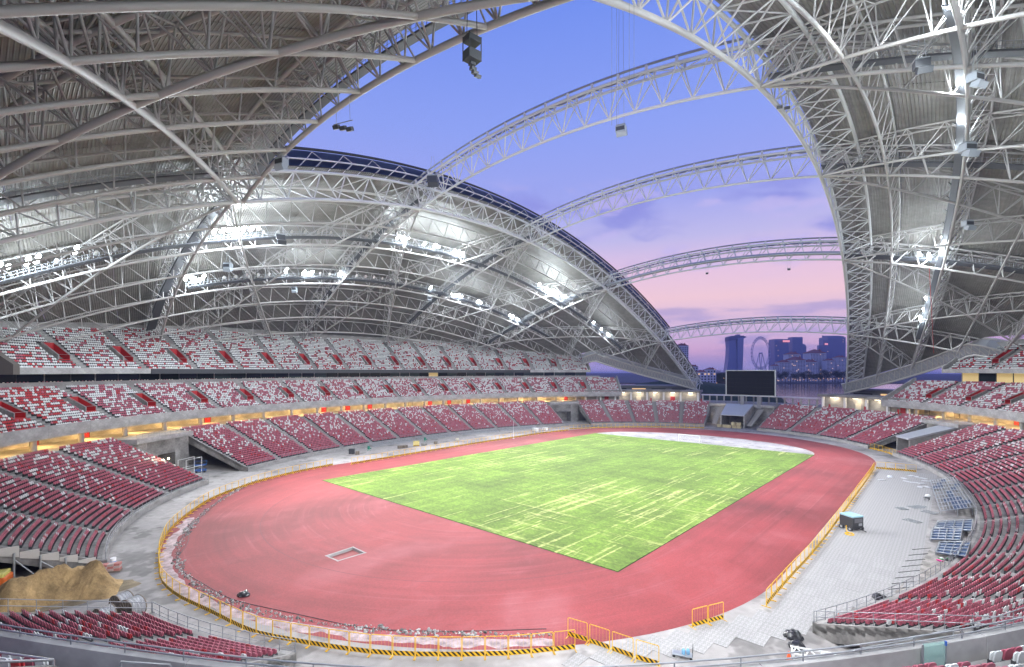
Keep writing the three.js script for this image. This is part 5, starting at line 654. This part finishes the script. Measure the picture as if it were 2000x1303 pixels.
// cable drums in plastic film
const drumFilm = std([0.62, 0.64, 0.68], 0.18, { map: rep(concTex, 3), bumpMap: rep(grimeTex, 2, 4), bumpScale: 0.12 }), drumWood = std([0.34, 0.28, 0.22], 0.8, { map: rep(grimeTex, 2) });
[[238, 1196, 1.0, 1.2, 'upright cable drum wrapped in plastic film, behind its twin'], [259, 1207, 1.05, 1.25, 'cable drum wrapped in plastic film with a worn wooden flange'], [204, 1222, 0.95, 1.15, 'cable drum in clear film, set apart from the pair'], [160, 1219, 0.5, 1.0, 'small white wrapped drum lying by the low railing']].forEach(([u, v, r, yaw, label]) => { const g = thing('cable_drum', label, 'cable drum', gp(u, v), yaw, 'wrapped cable drums'); const mk = (rad, w, x) => { const c = new THREE.CylinderGeometry(rad, rad, w, 28); c.rotateZ(Math.PI / 2); c.translate(x, r, 0); return c; }; mesh('flange', mk(r, 0.1, -r * 0.62), drumWood, g); mesh('flange', mk(r, 0.1, r * 0.62), drumWood, g); mesh('film_wrap', mk(r * 0.97, r * 1.16, 0), drumFilm, g); mesh('hub', mk(0.12, r * 1.5, 0), M.dark, g); for (let k = 0; k < 6; k++) { const b = bx(0.04, r * 1.7, 0.06); b.rotateX(k * Math.PI / 6); b.translate(-r * 0.62 - 0.06, r, 0); mesh('flange_plank', b, drumWood, g); } });
// brick pallet and roll by the end of the left block
{ const g = thing('brick_pallet', 'pallet of wrapped red striped blocks at the end of the left block', 'pallet', gp(205, 1118), 0.35), m = std([0.42, 0.33, 0.30], 0.8); for (let i = 0; i < 5; i++) for (let j = 0; j < 3; j++) mesh('block', rbx(0.62, 0.28, 0.8, 0.03, (i - 2) * 0.65, 0.3 + j * 0.3, 0), (i + j) % 2 ? m : M.redblk ??= std([0.42, 0.16, 0.14], 0.8), g); mesh('pallet_deck', bx(3.4, 0.12, 1.0, 0, 0.08, 0), drumWood, g); const r = thing('white_drum', 'white drum with a blue band standing by the brick pallet', 'drum', gp(221, 1108)); mesh('barrel', new THREE.CylinderGeometry(0.32, 0.32, 1.2, 18), M.white, r).position.y = 0.6; mesh('band', new THREE.CylinderGeometry(0.325, 0.325, 0.12, 18), std([0.1, 0.2, 0.5], 0.6), r).position.y = 0.75; }
{ const L = BL.leftA, g = thing('stepped_panelling', 'cream stepped panels closing the end of the left lower block', 'panelling', rw(L + 0.25, 2, 0)); for (let i = 0; i < 11; i++) mesh('panel', sweep([[1.2 + i * 1.7, 1.0 + i * 0.62 - 0.1], [2.85 + i * 1.7, 1.0 + i * 0.62 - 0.1 + 0.5], [2.85 + i * 1.7, 1.7 + i * 0.75], [1.2 + i * 1.7, 1.7 + i * 0.75]], L + 0.05, L + 0.2, 1), std([0.50, 0.47, 0.43], 0.7), g, true); const s2 = thing('support_truss', 'grey steel support frame in the shadow under the left block', 'truss', rw(L + 0.6, 4, 0)); brace(s2, rw(L + 0.5, 3, 0.5), rw(L + 0.5, 16, 0.5), 0.12, M.galv, 'beam'); for (let i = 0; i < 6; i++) { const d = 4 + i * 2.2; brace(s2, rw(L + 0.5, d, 0), rw(L + 0.5, d, 1 + d * 0.36), 0.12, M.galv, 'column'); brace(s2, rw(L + 0.5, d, 0.5), rw(L + 0.5, d + 2.2, 1.2 + d * 0.34), 0.08, M.galv); } }
// scaffold frame and lift in the tunnel mouth
{ const L = (BL.leftB + BL.longA) / 2, g = thing('scaffold_frame', 'pale steel scaffold frame standing in the tunnel mouth', 'scaffold', rw(L, 9, 0)); const a = [rw(L - 2.2, 9, 0), rw(L + 2.2, 9, 0), rw(L - 2.2, 11, 0), rw(L + 2.2, 11, 0)]; a.forEach((p) => brace(g, p, p.clone().setY(4.2), 0.06, M.white, 'upright')); for (const y of [0.3, 2.2, 4.2]) { brace(g, a[0].clone().setY(y), a[1].clone().setY(y), 0.05, M.white, 'ledger'); brace(g, a[2].clone().setY(y), a[3].clone().setY(y), 0.05, M.white, 'ledger'); } const s = thing('scissor_lift', 'blue scissor lift parked under the tunnel beam', 'lift', rw(L - 4.0, 11, 0), 0.5), bl = std([0.03, 0.10, 0.32], 0.5); mesh('base', rbx(2.4, 0.6, 1.2, 0.06, 0, 0.55, 0), bl, s); mesh('platform', rbx(2.5, 0.2, 1.25, 0.05, 0, 1.8, 0), bl, s); const rr = []; for (const x of [-1.2, 1.2]) for (const z of [-0.58, 0.58]) rr.push(rodGeo(V(x, 1.8, z), V(x, 2.8, z), 0.03)); rr.push(rodGeo(V(-1.2, 2.8, 0.58), V(1.2, 2.8, 0.58), 0.03), rodGeo(V(-1.2, 2.8, -0.58), V(1.2, 2.8, -0.58), 0.03)); mesh('guard_rail', merge(rr), bl, s); for (const q of [-1, 1]) { brace(s, V(-0.9, 0.85, q * 0.4).add(s.position), V(0.9, 1.75, q * 0.4).add(s.position), 0.06, M.galv, 'scissor_arm'); brace(s, V(0.9, 0.85, q * 0.4).add(s.position), V(-0.9, 1.75, q * 0.4).add(s.position), 0.06, M.galv, 'scissor_arm'); } for (const [x, z] of [[-0.85, 0.6], [0.85, 0.6], [-0.85, -0.6], [0.85, -0.6]]) { const w = new THREE.CylinderGeometry(0.26, 0.26, 0.18, 14); w.rotateX(Math.PI / 2); mesh('wheel', w, M.dark, s).position.set(x, 0.26, z); }
  const wl = thing('site_lamp', 'small lit site lamp at the edge of the left lower block', 'lamp', rw(BL.leftB + 0.3, 9, 5.6)); mesh('lamp_head', new THREE.SphereGeometry(0.2, 10, 8), std([1, 0.8, 0.5], 0.5, { emissive: new THREE.Color().setRGB(1, 0.75, 0.4), emissiveIntensity: 14 }), wl); mesh('stand', bx(0.06, 0.9, 0.06, 0, -0.5, 0), M.dark, wl); const pl = new THREE.PointLight(new THREE.Color().setRGB(1, 0.75, 0.45), 40); pl.position.set(0, 0, 0); wl.add(pl); }
// retracted seating frames on the right
const blueSheet = std([0.025, 0.065, 0.15], 0.5);
function seatFrame(c, rows, cols, label, y0 = 0.4, y1 = 1.9, cover = 0.3) { // corners: front a -> front b, back b -> back a
  const P = c.map(([u, v], i) => gp(u, v, i < 2 ? y0 : y1)), g = thing('retracted_seating_frame', label, 'frame', P[0].clone().setY(0), 0, 'retracted seating frames'); const q = (i, j) => P[0].clone().lerp(P[1], i).lerp(P[3].clone().lerp(P[2], i), j);
  for (let j = 0; j <= rows; j++) brace(g, q(0, j / rows), q(1, j / rows), j % 3 ? 0.055 : 0.1, M.galv, 'purlin'); for (let i = 0; i <= cols; i++) { brace(g, q(i / cols, 0), q(i / cols, 1), 0.07, M.galv, 'rafter'); for (const j of [0, 0.5, 1]) { const t = q(i / cols, j); brace(g, t.clone().setY(0.03), t, 0.06, M.galv, 'leg'); } }
  for (let i = 0; i < cols; i++) for (let j = 0; j < rows; j += 2) if (hash(i, j, Math.round(c[0][0])) < cover) { const a = q((i + 0.04) / cols, (j + 0.1) / rows), b = q((i + 0.96) / cols, (j + 0.1) / rows), d = q((i + 0.96) / cols, Math.min(1, (j + 1.9) / rows)), e = q((i + 0.04) / cols, Math.min(1, (j + 1.9) / rows)); [a, b, d, e].forEach((v) => (v.y -= 0.14)); const bt = [a, b, d, e].map((v) => v.clone().setY(v.y - 0.05)); const gg = new THREE.BufferGeometry().setFromPoints([a, b, d, a, d, e, bt[0], bt[2], bt[1], bt[0], bt[3], bt[2]]); gg.computeVertexNormals(); gg.setAttribute('uv', new THREE.Float32BufferAttribute(new Float32Array(24), 2)); mesh('blue_sheet', gg, blueSheet, g, true); } }
seatFrame([[1817, 938], [1838, 998], [1905, 990], [1866, 932]], 10, 9, 'long open grid of steel seating frame next to the pink seats', 0.5, 2.2, 0.4);
seatFrame([[1832, 1018], [1826, 1030], [1898, 1036], [1900, 1014]], 4, 4, 'blue covered seating frame directly below the long open grid', 0.5, 1.5, 1);
seatFrame([[1822, 1032], [1818, 1052], [1876, 1054], [1880, 1032]], 4, 4, 'blue covered seating frame in the middle of the tilted three', 0.5, 1.7, 1);
seatFrame([[1836, 1058], [1828, 1078], [1886, 1086], [1896, 1058]], 4, 4, 'blue covered seating frame next to the bare pale floor', 0.5, 1.9, 1);
[[1762, 994, 1.5, 1.4], [1786, 992, 1.6, 1.5], [1782, 1018, 1.4, 2.2], [1816, 1002, 1.6, 2.0], [1798, 990, 1.3, 1.5]].forEach(([u, v, w, d], i) => { const p = gp(u, v, 0.06), g = thing('steel_grid', 'small galvanised steel grid lying flat on the floor boards', 'grid', p, 0.15 * i, 'steel grids on the floor boards'); for (let k = 0; k <= 5; k++) mesh('bar', bx(w, 0.06, 0.06, 0, 0.05 + 0.1 * (i % 2), (k / 5 - 0.5) * d), M.galv, g); for (const s of [-1, 0, 1]) mesh('side_bar', bx(0.07, 0.07, d, s * w / 2, 0.06 + 0.1 * (i % 2), 0), M.galv, g); });
[[1722, 938], [1738, 932, 1], [1766, 935], [1772, 941], [1785, 943], [1779, 930], [1790, 932], [1803, 935], [1808, 940], [1800, 945], [1797, 952], [1812, 952]].forEach(([u, v, b], i) => { const g = thing(b ? 'film_bundle' : 'white_board', b ? 'crumpled bundle of clear film on the floor boards' : 'white rectangular board lying near the end barriers', b ? 'bundle' : 'board', gp(u, v, 0.06), i * 0.7, b ? undefined : 'white boards near the end barriers'); if (b) { const s = new THREE.IcosahedronGeometry(0.8, 2), q = s.attributes.position; for (let k = 0; k < q.count; k++) { const f = 0.7 + 0.6 * vnoise(q.getX(k) * 4 + 9, q.getZ(k) * 4 + q.getY(k) * 3, 3); q.setXYZ(k, q.getX(k) * f, Math.max(0, q.getY(k) * f * 0.5), q.getZ(k) * f * 0.7); } s.computeVertexNormals(); mesh('film', s, std([0.6, 0.62, 0.68], 0.3), g); } else { mesh('board', rbx(1.5, 0.1, 0.9, 0.02, 0, 0.06, 0), std([0.5, 0.5, 0.53], 0.6), g); mesh('board_rim', bx(1.5, 0.03, 0.06, 0, 0.125, 0.4), M.galv, g); } });
// pale bare floor where seats were pulled out
sheet('bare_floor', [uvst(1815, 1075), uvst(1880, 1100), uvst(1885, 1130), uvst(1850, 1180), uvst(1740, 1165), uvst(1790, 1115)], 0.05, std([0.52, 0.49, 0.46], 0.9, { map: rep(grimeTex, 0.3) }));
{ const g = thing('clutter_pile', 'small pile of green, pink and black scraps on the bare floor', 'scraps', gp(1838, 1094, 0.06)); [[0, 0, std([0.03, 0.25, 0.06], 0.8)], [0.6, 0.2, M.dark], [-0.5, 0.4, std([0.6, 0.05, 0.25], 0.8)], [1.1, -0.2, std([0.03, 0.25, 0.06], 0.8)], [0.4, -0.3, M.white]].forEach(([x, z, m], i) => { const o = mesh('scrap', new THREE.IcosahedronGeometry(0.32, 1), m, g); o.position.set(x, 0.1, z); o.scale.set(1.3, 0.35, 0.8); o.rotation.y = i; }); }
{ const g = thing('wheelbarrow', 'wheelbarrow with white sacks beside the long steel grid', 'wheelbarrow', gp(1812, 978), 0.6); const tray = new THREE.CylinderGeometry(0.62, 0.35, 0.36, 4); tray.rotateY(Math.PI / 4); tray.scale(1.4, 1, 0.9); tray.translate(0, 0.62, 0); mesh('tray', tray, M.galv, g); const w = new THREE.TorusGeometry(0.18, 0.06, 8, 16); w.translate(0.95, 0.24, 0); mesh('wheel', w, M.dark, g); for (const s of [-1, 1]) { brace(g, V(0.95, 0.24, s * 0.08).add(g.position), V(-1.2, 0.7, s * 0.35).add(g.position), 0.03, M.dark, 'handle'); brace(g, V(-0.4, 0.5, s * 0.28).add(g.position), V(-0.5, 0, s * 0.3).add(g.position), 0.03, M.dark, 'leg'); } const k = mesh('sack', new THREE.IcosahedronGeometry(0.5, 2), M.white, g); k.scale.set(1.2, 0.6, 0.8); k.position.set(0, 0.95, 0); }
// steel rods sticking out of the torn edge
for (let i = 0; i < 8; i++) { const p = gp(1800 - i * 6, 1072 + i * 11, 0.08), o = mesh('steel_rod', new THREE.CylinderGeometry(0.03, 0.03, 3.2, 6), M.dark, scene); o.rotation.set(0, 0.2, Math.PI / 2); o.position.copy(p); tag(o, 'dark steel rod lying at the torn edge of the bare floor', 'rod', 'steel rods at the bare floor'); }
// trolley with two water bottles, cone, pump, bags
{ const p = gp(1333, 1284), g = thing('flat_trolley', 'flat grey hand trolley standing among the near debris', 'trolley', p, -0.35); mesh('deck', rbx(1.7, 0.07, 0.8, 0.02, 0, 0.3, 0), M.galv, g); for (const s of [-1, 1]) brace(g, V(0.82, 0.3, s * 0.35).applyAxisAngle(UP, 0).add(p), V(0.86, 1.15, s * 0.35).add(p), 0.025, M.dark, 'handle_post'); brace(g, V(0.86, 1.15, -0.35).add(p), V(0.86, 1.15, 0.35).add(p), 0.025, M.dark, 'handle_bar'); for (const [x, z] of [[-0.7, 0.3], [0.7, 0.3], [-0.7, -0.3], [0.7, -0.3]]) { const w = new THREE.CylinderGeometry(0.12, 0.12, 0.07, 14); w.rotateX(Math.PI / 2); mesh('wheel', w, M.dark, g).position.set(x, 0.13, z); }
  for (const x of [0.05, 0.45]) { const b = thing('water_bottle', 'large blue water bottle standing on the flat trolley', 'bottle', p.clone().add(V(x, 0.335, 0.1)), 0, 'water bottles on the trolley'); mesh('bottle_body', new THREE.LatheGeometry([[0, 0], [0.15, 0.01], [0.15, 0.36], [0.10, 0.44], [0.045, 0.48], [0.045, 0.55], [0, 0.55]].map(([a, c]) => new THREE.Vector2(a, c)), 18), M.bottle ??= std([0.20, 0.42, 0.62], 0.15), b); mesh('cap', new THREE.CylinderGeometry(0.05, 0.05, 0.05, 12), M.white, b).position.y = 0.57; }
  const c = thing('traffic_cone', 'orange traffic cone by the white lattice frame', 'cone', gp(1541, 1290)); mesh('cone', new THREE.LatheGeometry([[0.22, 0.04], [0.05, 0.78], [0, 0.8]].map(([a, b]) => new THREE.Vector2(a, b)), 18), std([0.75, 0.10, 0.02], 0.6), c); mesh('base_plate', bx(0.55, 0.05, 0.55, 0, 0.025, 0), M.dark, c); const c2 = dup(c, gp(1638, 1214), 0.4, 'orange traffic cone behind the railing of the pink seats');
  for (const [u, v, s, l] of [[1718, 1168, 0.7, 'black plastic bag by the railing gap of the pink seats'], [1679, 1203, 0.7, 'black plastic bag on the railing step'], [1550, 1243, 0.8, 'black pump bundle at the corner of the railing'], [1556, 1262, 0.7, 'black coil of hose below the railing corner'], [476, 1162, 0.6, 'black sack with tools on the rubble']]) { const k = new THREE.IcosahedronGeometry(s, 3), q = k.attributes.position; for (let i = 0; i < q.count; i++) { const f = 0.72 + 0.5 * vnoise(q.getX(i) * 5 + u, q.getZ(i) * 5 + q.getY(i) * 4 + v, 5); q.setXYZ(i, q.getX(i) * f, Math.max(-0.1, q.getY(i) * f * 0.7), q.getZ(i) * f); } k.computeVertexNormals(); const o = mesh('black_bag', k, std([0.02, 0.02, 0.024], 0.3), scene); o.position.copy(gp(u, v, 0.1)); tag(o, l, 'bag'); }
  const w = thing('white_lattice_frame', 'white lattice frame lying below the near railing', 'frame', gp(1590, 1284, 0.3), -0.35); for (const z of [-0.6, 0.6]) mesh('long_bar', bx(3.4, 0.12, 0.12, 0, 0.3, z), M.white, w); for (let i = 0; i < 7; i++) { const b = bx(0.08, 0.08, 1.3, -1.5 + i * 0.5, 0.3, 0, i % 2 ? 0.4 : -0.4); mesh('cross_bar', b, M.white, w); } for (const x of [-1.6, 1.6]) mesh('leg', bx(0.1, 0.6, 1.2, x, 0.0, 0), M.white, w); }
// goods before the long side
[[687, 887, 'dark crate stack at the start of the far straight', 1.5, 1.5, M.dark], [698, 888, 'brown crate beside the dark crate stack', 1.2, 0.9, drumWood], [782, 876, 'brown pallet stack before the long side seats', 1.6, 0.8, drumWood], [791, 875, 'brown pallet next to the pallet stack', 1.4, 0.8, drumWood], [828, 870, 'dark box between pallets and the yellow screen', 2.0, 0.7, M.concDark], [851, 867, 'brown box right of the dark box', 1.2, 0.7, drumWood], [893, 861, 'white and brown box before the grey steel frames', 1.6, 0.8, M.cream], [1046, 843, 'white sacks on a pallet near the far corner', 3.0, 1.3, M.white], [1065, 841, 'white boxes at the far corner', 2.2, 1.1, M.white]].forEach(([u, v, l, w, h, m], i) => { const g = thing('goods_crate', l, 'crate', gp(u, v), 0.3 * i); mesh('crate_body', rbx(w, h, 1.1, 0.05, 0, h / 2 + 0.12, 0), m, g); mesh('pallet_deck', bx(w + 0.1, 0.12, 1.2, 0, 0.06, 0), drumWood, g); mesh('strap', bx(0.08, h + 0.02, 1.13, w * 0.2, h / 2 + 0.125, 0), M.dark, g); });
{ const g = thing('hazard_screen', 'yellow upright screen with a striped base before the long side', 'barrier', gp(813, 872), 0.2); mesh('panel', bx(2.0, 1.5, 0.08, 0, 1.1, 0), std([0.62, 0.5, 0.18], 0.6), g); mesh('hazard_board', bx(2.0, 0.42, 0.1, 0, 0.25, 0), hazMat, g); for (const s of [-1, 1]) mesh('foot', bx(0.08, 0.08, 0.9, s * 0.8, 0.04, 0), M.yellow, g); }
[[720, 881, 'green pump on a tripod at the far straight'], [830, 863, 'green pump on legs behind the dark box']].forEach(([u, v, l]) => { const g = thing('pump', l, 'pump', gp(u, v)), m = std([0.02, 0.22, 0.14], 0.5); mesh('motor', new THREE.CylinderGeometry(0.35, 0.4, 0.9, 14), m, g).position.y = 1.1; mesh('outlet', bx(0.9, 0.2, 0.2, 0.4, 0.8, 0), m, g); for (let k = 0; k < 3; k++) brace(g, V(0, 0.8, 0).add(g.position), V(Math.cos(k * 2.1) * 0.6, 0, Math.sin(k * 2.1) * 0.6).add(g.position), 0.05, m, 'leg'); });
{ const a = Lscreen(1050, -2, 1, 60, 200), b = Lscreen(720, -2, 1, 60, 230); const L0 = Math.min(a, b), L1 = Math.max(a, b); for (let k = 0; k < 4; k++) { const x = lerp(L0, L1, k / 4) + 1, y = lerp(L0, L1, (k + 1) / 4) - 1, g = thing('folded_seat_frame', 'low grey steel frame folded before the long side seats', 'frame', rw((x + y) / 2, -2, 0), 0, 'folded frames before the long side'); for (let j = 0; j < 5; j++) { const pts = []; for (let i = 0; i <= 8; i++) pts.push(rw(lerp(x, y, i / 8), -3.6 + j * 0.8, 0.25 + j * 0.22)); mesh('rail', tubeGeo(pts, 0.08, 5), M.galv, g, true); } for (let i = 0; i <= 9; i++) { const L = lerp(x, y, i / 9); brace(g, rw(L, -3.6, 0.2), rw(L, -0.4, 1.15), 0.07, M.galv, 'rafter'); brace(g, rw(L, -0.4, 0), rw(L, -0.4, 1.15), 0.07, M.galv, 'leg'); } } }
// ---------------------------------------------------------------- parapet furniture by the camera
{ const La = Lnear(-101, 20), Lb = Lnear(-40, -63), g = thing('parapet_rail', 'grey double tube rail along the top of the near concrete parapet', 'railing', rw((La + Lb) / 2, 22.1, 14.3)); for (const y of [14.66, 14.86]) { const pts = []; for (let i = 0; i <= 60; i++) pts.push(rw(lerp(La, Lb, i / 60), 22.1, y)); mesh('rail_tube', tubeGeo(pts, 0.035, 6), M.rail, g, true); } for (let i = 0; i <= 60; i++) { const L = lerp(La, Lb, i / 60); brace(g, rw(L, 22.1, 14.4), rw(L, 22.1, 14.86), 0.025, M.rail, 'bracket'); } }
const glassMat = new THREE.MeshPhysicalMaterial({ color: new THREE.Color().setRGB(0.72, 0.90, 0.86), roughness: 0.08, transmission: 0.75, thickness: 0 });
[[1828, 'greenish glass panel bolted to the right part of the concrete parapet', 1.0], [527, 'greenish glass panel on the parapet near the cable drums', 1.15]].forEach(([u, label, w]) => { const L = Lscreen(u, 22.5, 14, BL.leftA, BL.rightA), g = thing('glass_panel', label, 'glass panel', rw(L, 22.55, 13.3), yawIn(L), 'glass panels on the parapet'); mesh('pane', bx(w, 1.05, 0.024, 0, 1.02, 0), glassMat, g); mesh('backing_plate', bx(w, 0.62, 0.05, 0, 0.18, -0.05), std([0.12, 0.22, 0.20], 0.4), g); for (const s of [-1, 1]) mesh('edge_post', bx(0.05, 1.6, 0.06, s * (w / 2 + 0.02), 0.72, 0), M.rail, g); mesh('blue_tape', bx(0.06, 0.16, 0.07, -w / 2 - 0.02, 1.46, 0), std([0.03, 0.12, 0.5], 0.5), g); for (const [x, y] of [[-0.35, 0.3], [0.35, 0.3], [-0.35, 0], [0.35, 0], [0, 0.35]]) { const b = new THREE.CylinderGeometry(0.03, 0.03, 0.04, 10); b.rotateX(Math.PI / 2); b.translate(x, y, -0.09); mesh('bolt', b, M.rail, g); } });
[[297, 1.9], [1424, 2.0], [700, 1.8], [1245, 2.2]].forEach(([u, w], i) => { const L = Lscreen(u, 22.6, 14, BL.leftA, BL.rightA), g = thing('guard_frame', 'grey tubular guard frame standing behind the parapet at an aisle', 'railing', rw(L, 22.75, 13), yawIn(L), 'guard frames behind the parapet'); for (const s of [-1, 1]) mesh('post', bx(0.06, 1.5, 0.06, s * w / 2, 0.9, 0), M.rail, g); mesh('top_bar', bx(w, 0.06, 0.06, 0, 1.66, 0), M.rail, g); mesh('middle_bar', bx(w, 0.05, 0.05, 0, 1.32, 0), M.rail, g); });
// railings on the sides of the near blocks
for (const [L, lab] of [[BL.nearB + 0.3, 'grey side railing of the small near block, before the cable drums'], [BL.rightB + 0.3, 'grey side railing of the long right block, above the hose']]) { const g = thing('side_railing', lab, 'railing', rw(L, 0.5, 1)); for (const k of [1.1, 0.55]) brace(g, rw(L, 0.3, 1 + k), rw(L, 20.8, 9.9 + k), 0.035, M.rail, 'handrail'); for (let i = 0; i <= 12; i++) { const d = lerp(0.3, 20.8, i / 12), y = lerp(1, 9.9, i / 12); brace(g, rw(L, d, y - 0.2), rw(L, d, y + 1.1), 0.03, M.rail, 'post'); } }
// ---------------------------------------------------------------- loudspeakers and spotlights hanging from the roof
const spkDark = std([0.045, 0.05, 0.055], 0.5), spkGrey = std([0.30, 0.33, 0.36], 0.5);
function speaker(u, v, R, w, label, mat, cableUp, extra) { const p = raySphere(u, v, R), g = thing('loudspeaker_cluster', label, 'loudspeaker', p, hash(Math.round(u), 1) * 1.2 - 0.6); mesh('cabinet', rbx(w, w * 0.62, w * 0.7, 0.06, 0, 0.1, 0), mat, g); const lo = mesh('lower_cabinet', rbx(w, w * 0.5, w * 0.62, 0.06, 0, 0, 0), mat, g); lo.position.set(0.12 * w, -w * 0.46, 0.18 * w); lo.rotation.x = 0.5; mesh('grille', bx(w * 0.86, w * 0.4, 0.03, 0, 0.1, w * 0.36), M.dark, g); mesh('mount_frame', bx(w * 0.9, 0.1, w * 0.6, 0, w * 0.46, 0), M.galv, g); for (const s of [-1, 1]) brace(g, V(s * w * 0.3, w * 0.45, 0).add(p), V(s * w * 0.1, cableUp, 0).add(p), 0.035, M.galv, 'cable'); return g; }
speaker(1213, 254, 214.5, 2.0, 'pair of grey loudspeakers hanging on long cables in the open sky', spkGrey, 46);
speaker(845, 352, 216.2, 2.5, 'dark loudspeaker where the highest arch meets the long side', spkDark, 6); speaker(548, 465, 215.6, 2.2, 'dark loudspeaker hanging before the upper lamp catwalk', spkDark, 5); speaker(550, 318, 215.4, 2.0, 'grey loudspeaker box at the corner of the end arch', spkGrey, 5); speaker(1890, 290, 213, 2.0, 'pale twin loudspeaker below the lamps under the ribbed roof', spkGrey, 5); speaker(1800, 128, 215, 1.6, 'dark louvred loudspeaker panel under the ribbed roof', spkDark, 5); speaker(1890, 438, 214, 1.9, 'pale loudspeaker lower on the ribbed roof', spkGrey, 5); speaker(1905, 155, 213, 1.5, 'grey twin loudspeaker beside the highest lamp on the ribbed roof', spkGrey, 4); speaker(575, 565, 216, 1.6, 'small grey loudspeaker below the lower catwalk on the long side', spkGrey, 5); speaker(445, 520, 216, 2.0, 'grey box loudspeaker on the dark descending catwalk', spkGrey, 4); speaker(838, 583, 216, 1.6, 'small pale loudspeaker hanging mid roof on the long side', spkGrey, 5);
{ const p = raySphere(922, 104, 214), g = thing('loudspeaker_rig', 'big dark open loudspeaker rig hanging from the end arch', 'loudspeaker', p, 0.7); g.scale.setScalar(0.68); for (const [x, z] of [[-1.1, -0.9], [1.1, -0.9], [-1.1, 0.9], [1.1, 0.9]]) mesh('corner_post', bx(0.12, 3.8, 0.12, x, 0.6, z), spkDark, g); mesh('upper_box', rbx(2.3, 0.9, 1.9, 0.05, 0, 2.0, 0), spkDark, g); mesh('lower_box', rbx(2.3, 1.5, 1.9, 0.05, 0, -0.5, 0), spkDark, g); for (let k = 0; k < 4; k++) { const b = mesh('line_cabinet', rbx(0.9, 0.5, 0.8, 0.04), spkDark, g); b.position.set(0.1 * k, -1.7 - k * 0.75, 0.12 * k * k); b.rotation.x = 0.15 * k; } for (const s of [-1, 1]) brace(g, V(s, 2.4, 0).add(p), V(s * 0.8, 9, 0).add(p), 0.06, M.dark, 'hanger'); }
[[670, 245, 3, 'row of small spotlights hanging on wires in the sky beside the end arch'], [1381, 534, 1, 'tiny spotlight hanging below the walkway arch, by the long side'], [1541, 526, 1, 'tiny spotlight hanging below the middle of the walkway arch'], [1530, 208, 2, 'pair of pale spotlights on the arch beside the ribbed roof']].forEach(([u, v, n, l]) => { const p = raySphere(u, v, u > 1500 && v < 300 ? 216 : 212), g = thing('hanging_spotlight', l, 'spotlight', p, -0.4); for (let k = 0; k < n; k++) { const h = mesh('lamp_head', rbx(0.9, 0.5, 0.6, 0.06), spkDark, g); h.position.set((k - (n - 1) / 2) * 1.15, -k * 0.35, 0); h.rotation.x = 0.4; mesh('lamp_glass', bx(0.8, 0.05, 0.5, 0, -0.26, 0), M.galv, h); } mesh('bar', bx(n * 1.1, 0.08, 0.08, 0, 0.4, 0), M.galv, g); for (const s of [-1, 1]) brace(g, V(s * 0.4 * n, 0.4, 0).add(p), V(s * 0.3 * n, 7, 0).add(p), 0.025, M.galv, 'wire'); });
{ const wires = [[1195, 20, 245, 'thin pale cables hanging from the arch into the open sky'], [1229, 20, 160, 'thin cable pair beside the hanging loudspeakers']]; wires.forEach(([u, v0, v1, l], i) => { const a = raySphere(u, v0, 216.5), k = screenOf(a)[2], b = V(a.x, 25 + (HZ - v1) * k / FL, a.z), g = thing('hanging_cables', l, 'cable', b, 0, 'hanging cables'); for (let q = 0; q < 2; q++) brace(g, a.clone().add(V(q * 0.5, 6, 0)), b.clone().add(V(q * 0.5, 0, 0)), 0.014, M.catwalk, 'cable'); });
  const rope = thing('red_rope', 'thin red rope hanging before the dark ribbed roof', 'rope', raySphere(1824, 690, 205)); brace(rope, raySphere(1824, 690, 205), raySphere(1815, 520, 215), 0.06, std([0.55, 0.03, 0.03], 0.6), 'strand'); }
scene.fog = new THREE.FogExp2(0xbfc8ff, 0.00008);
renderer.render(scene, camera);
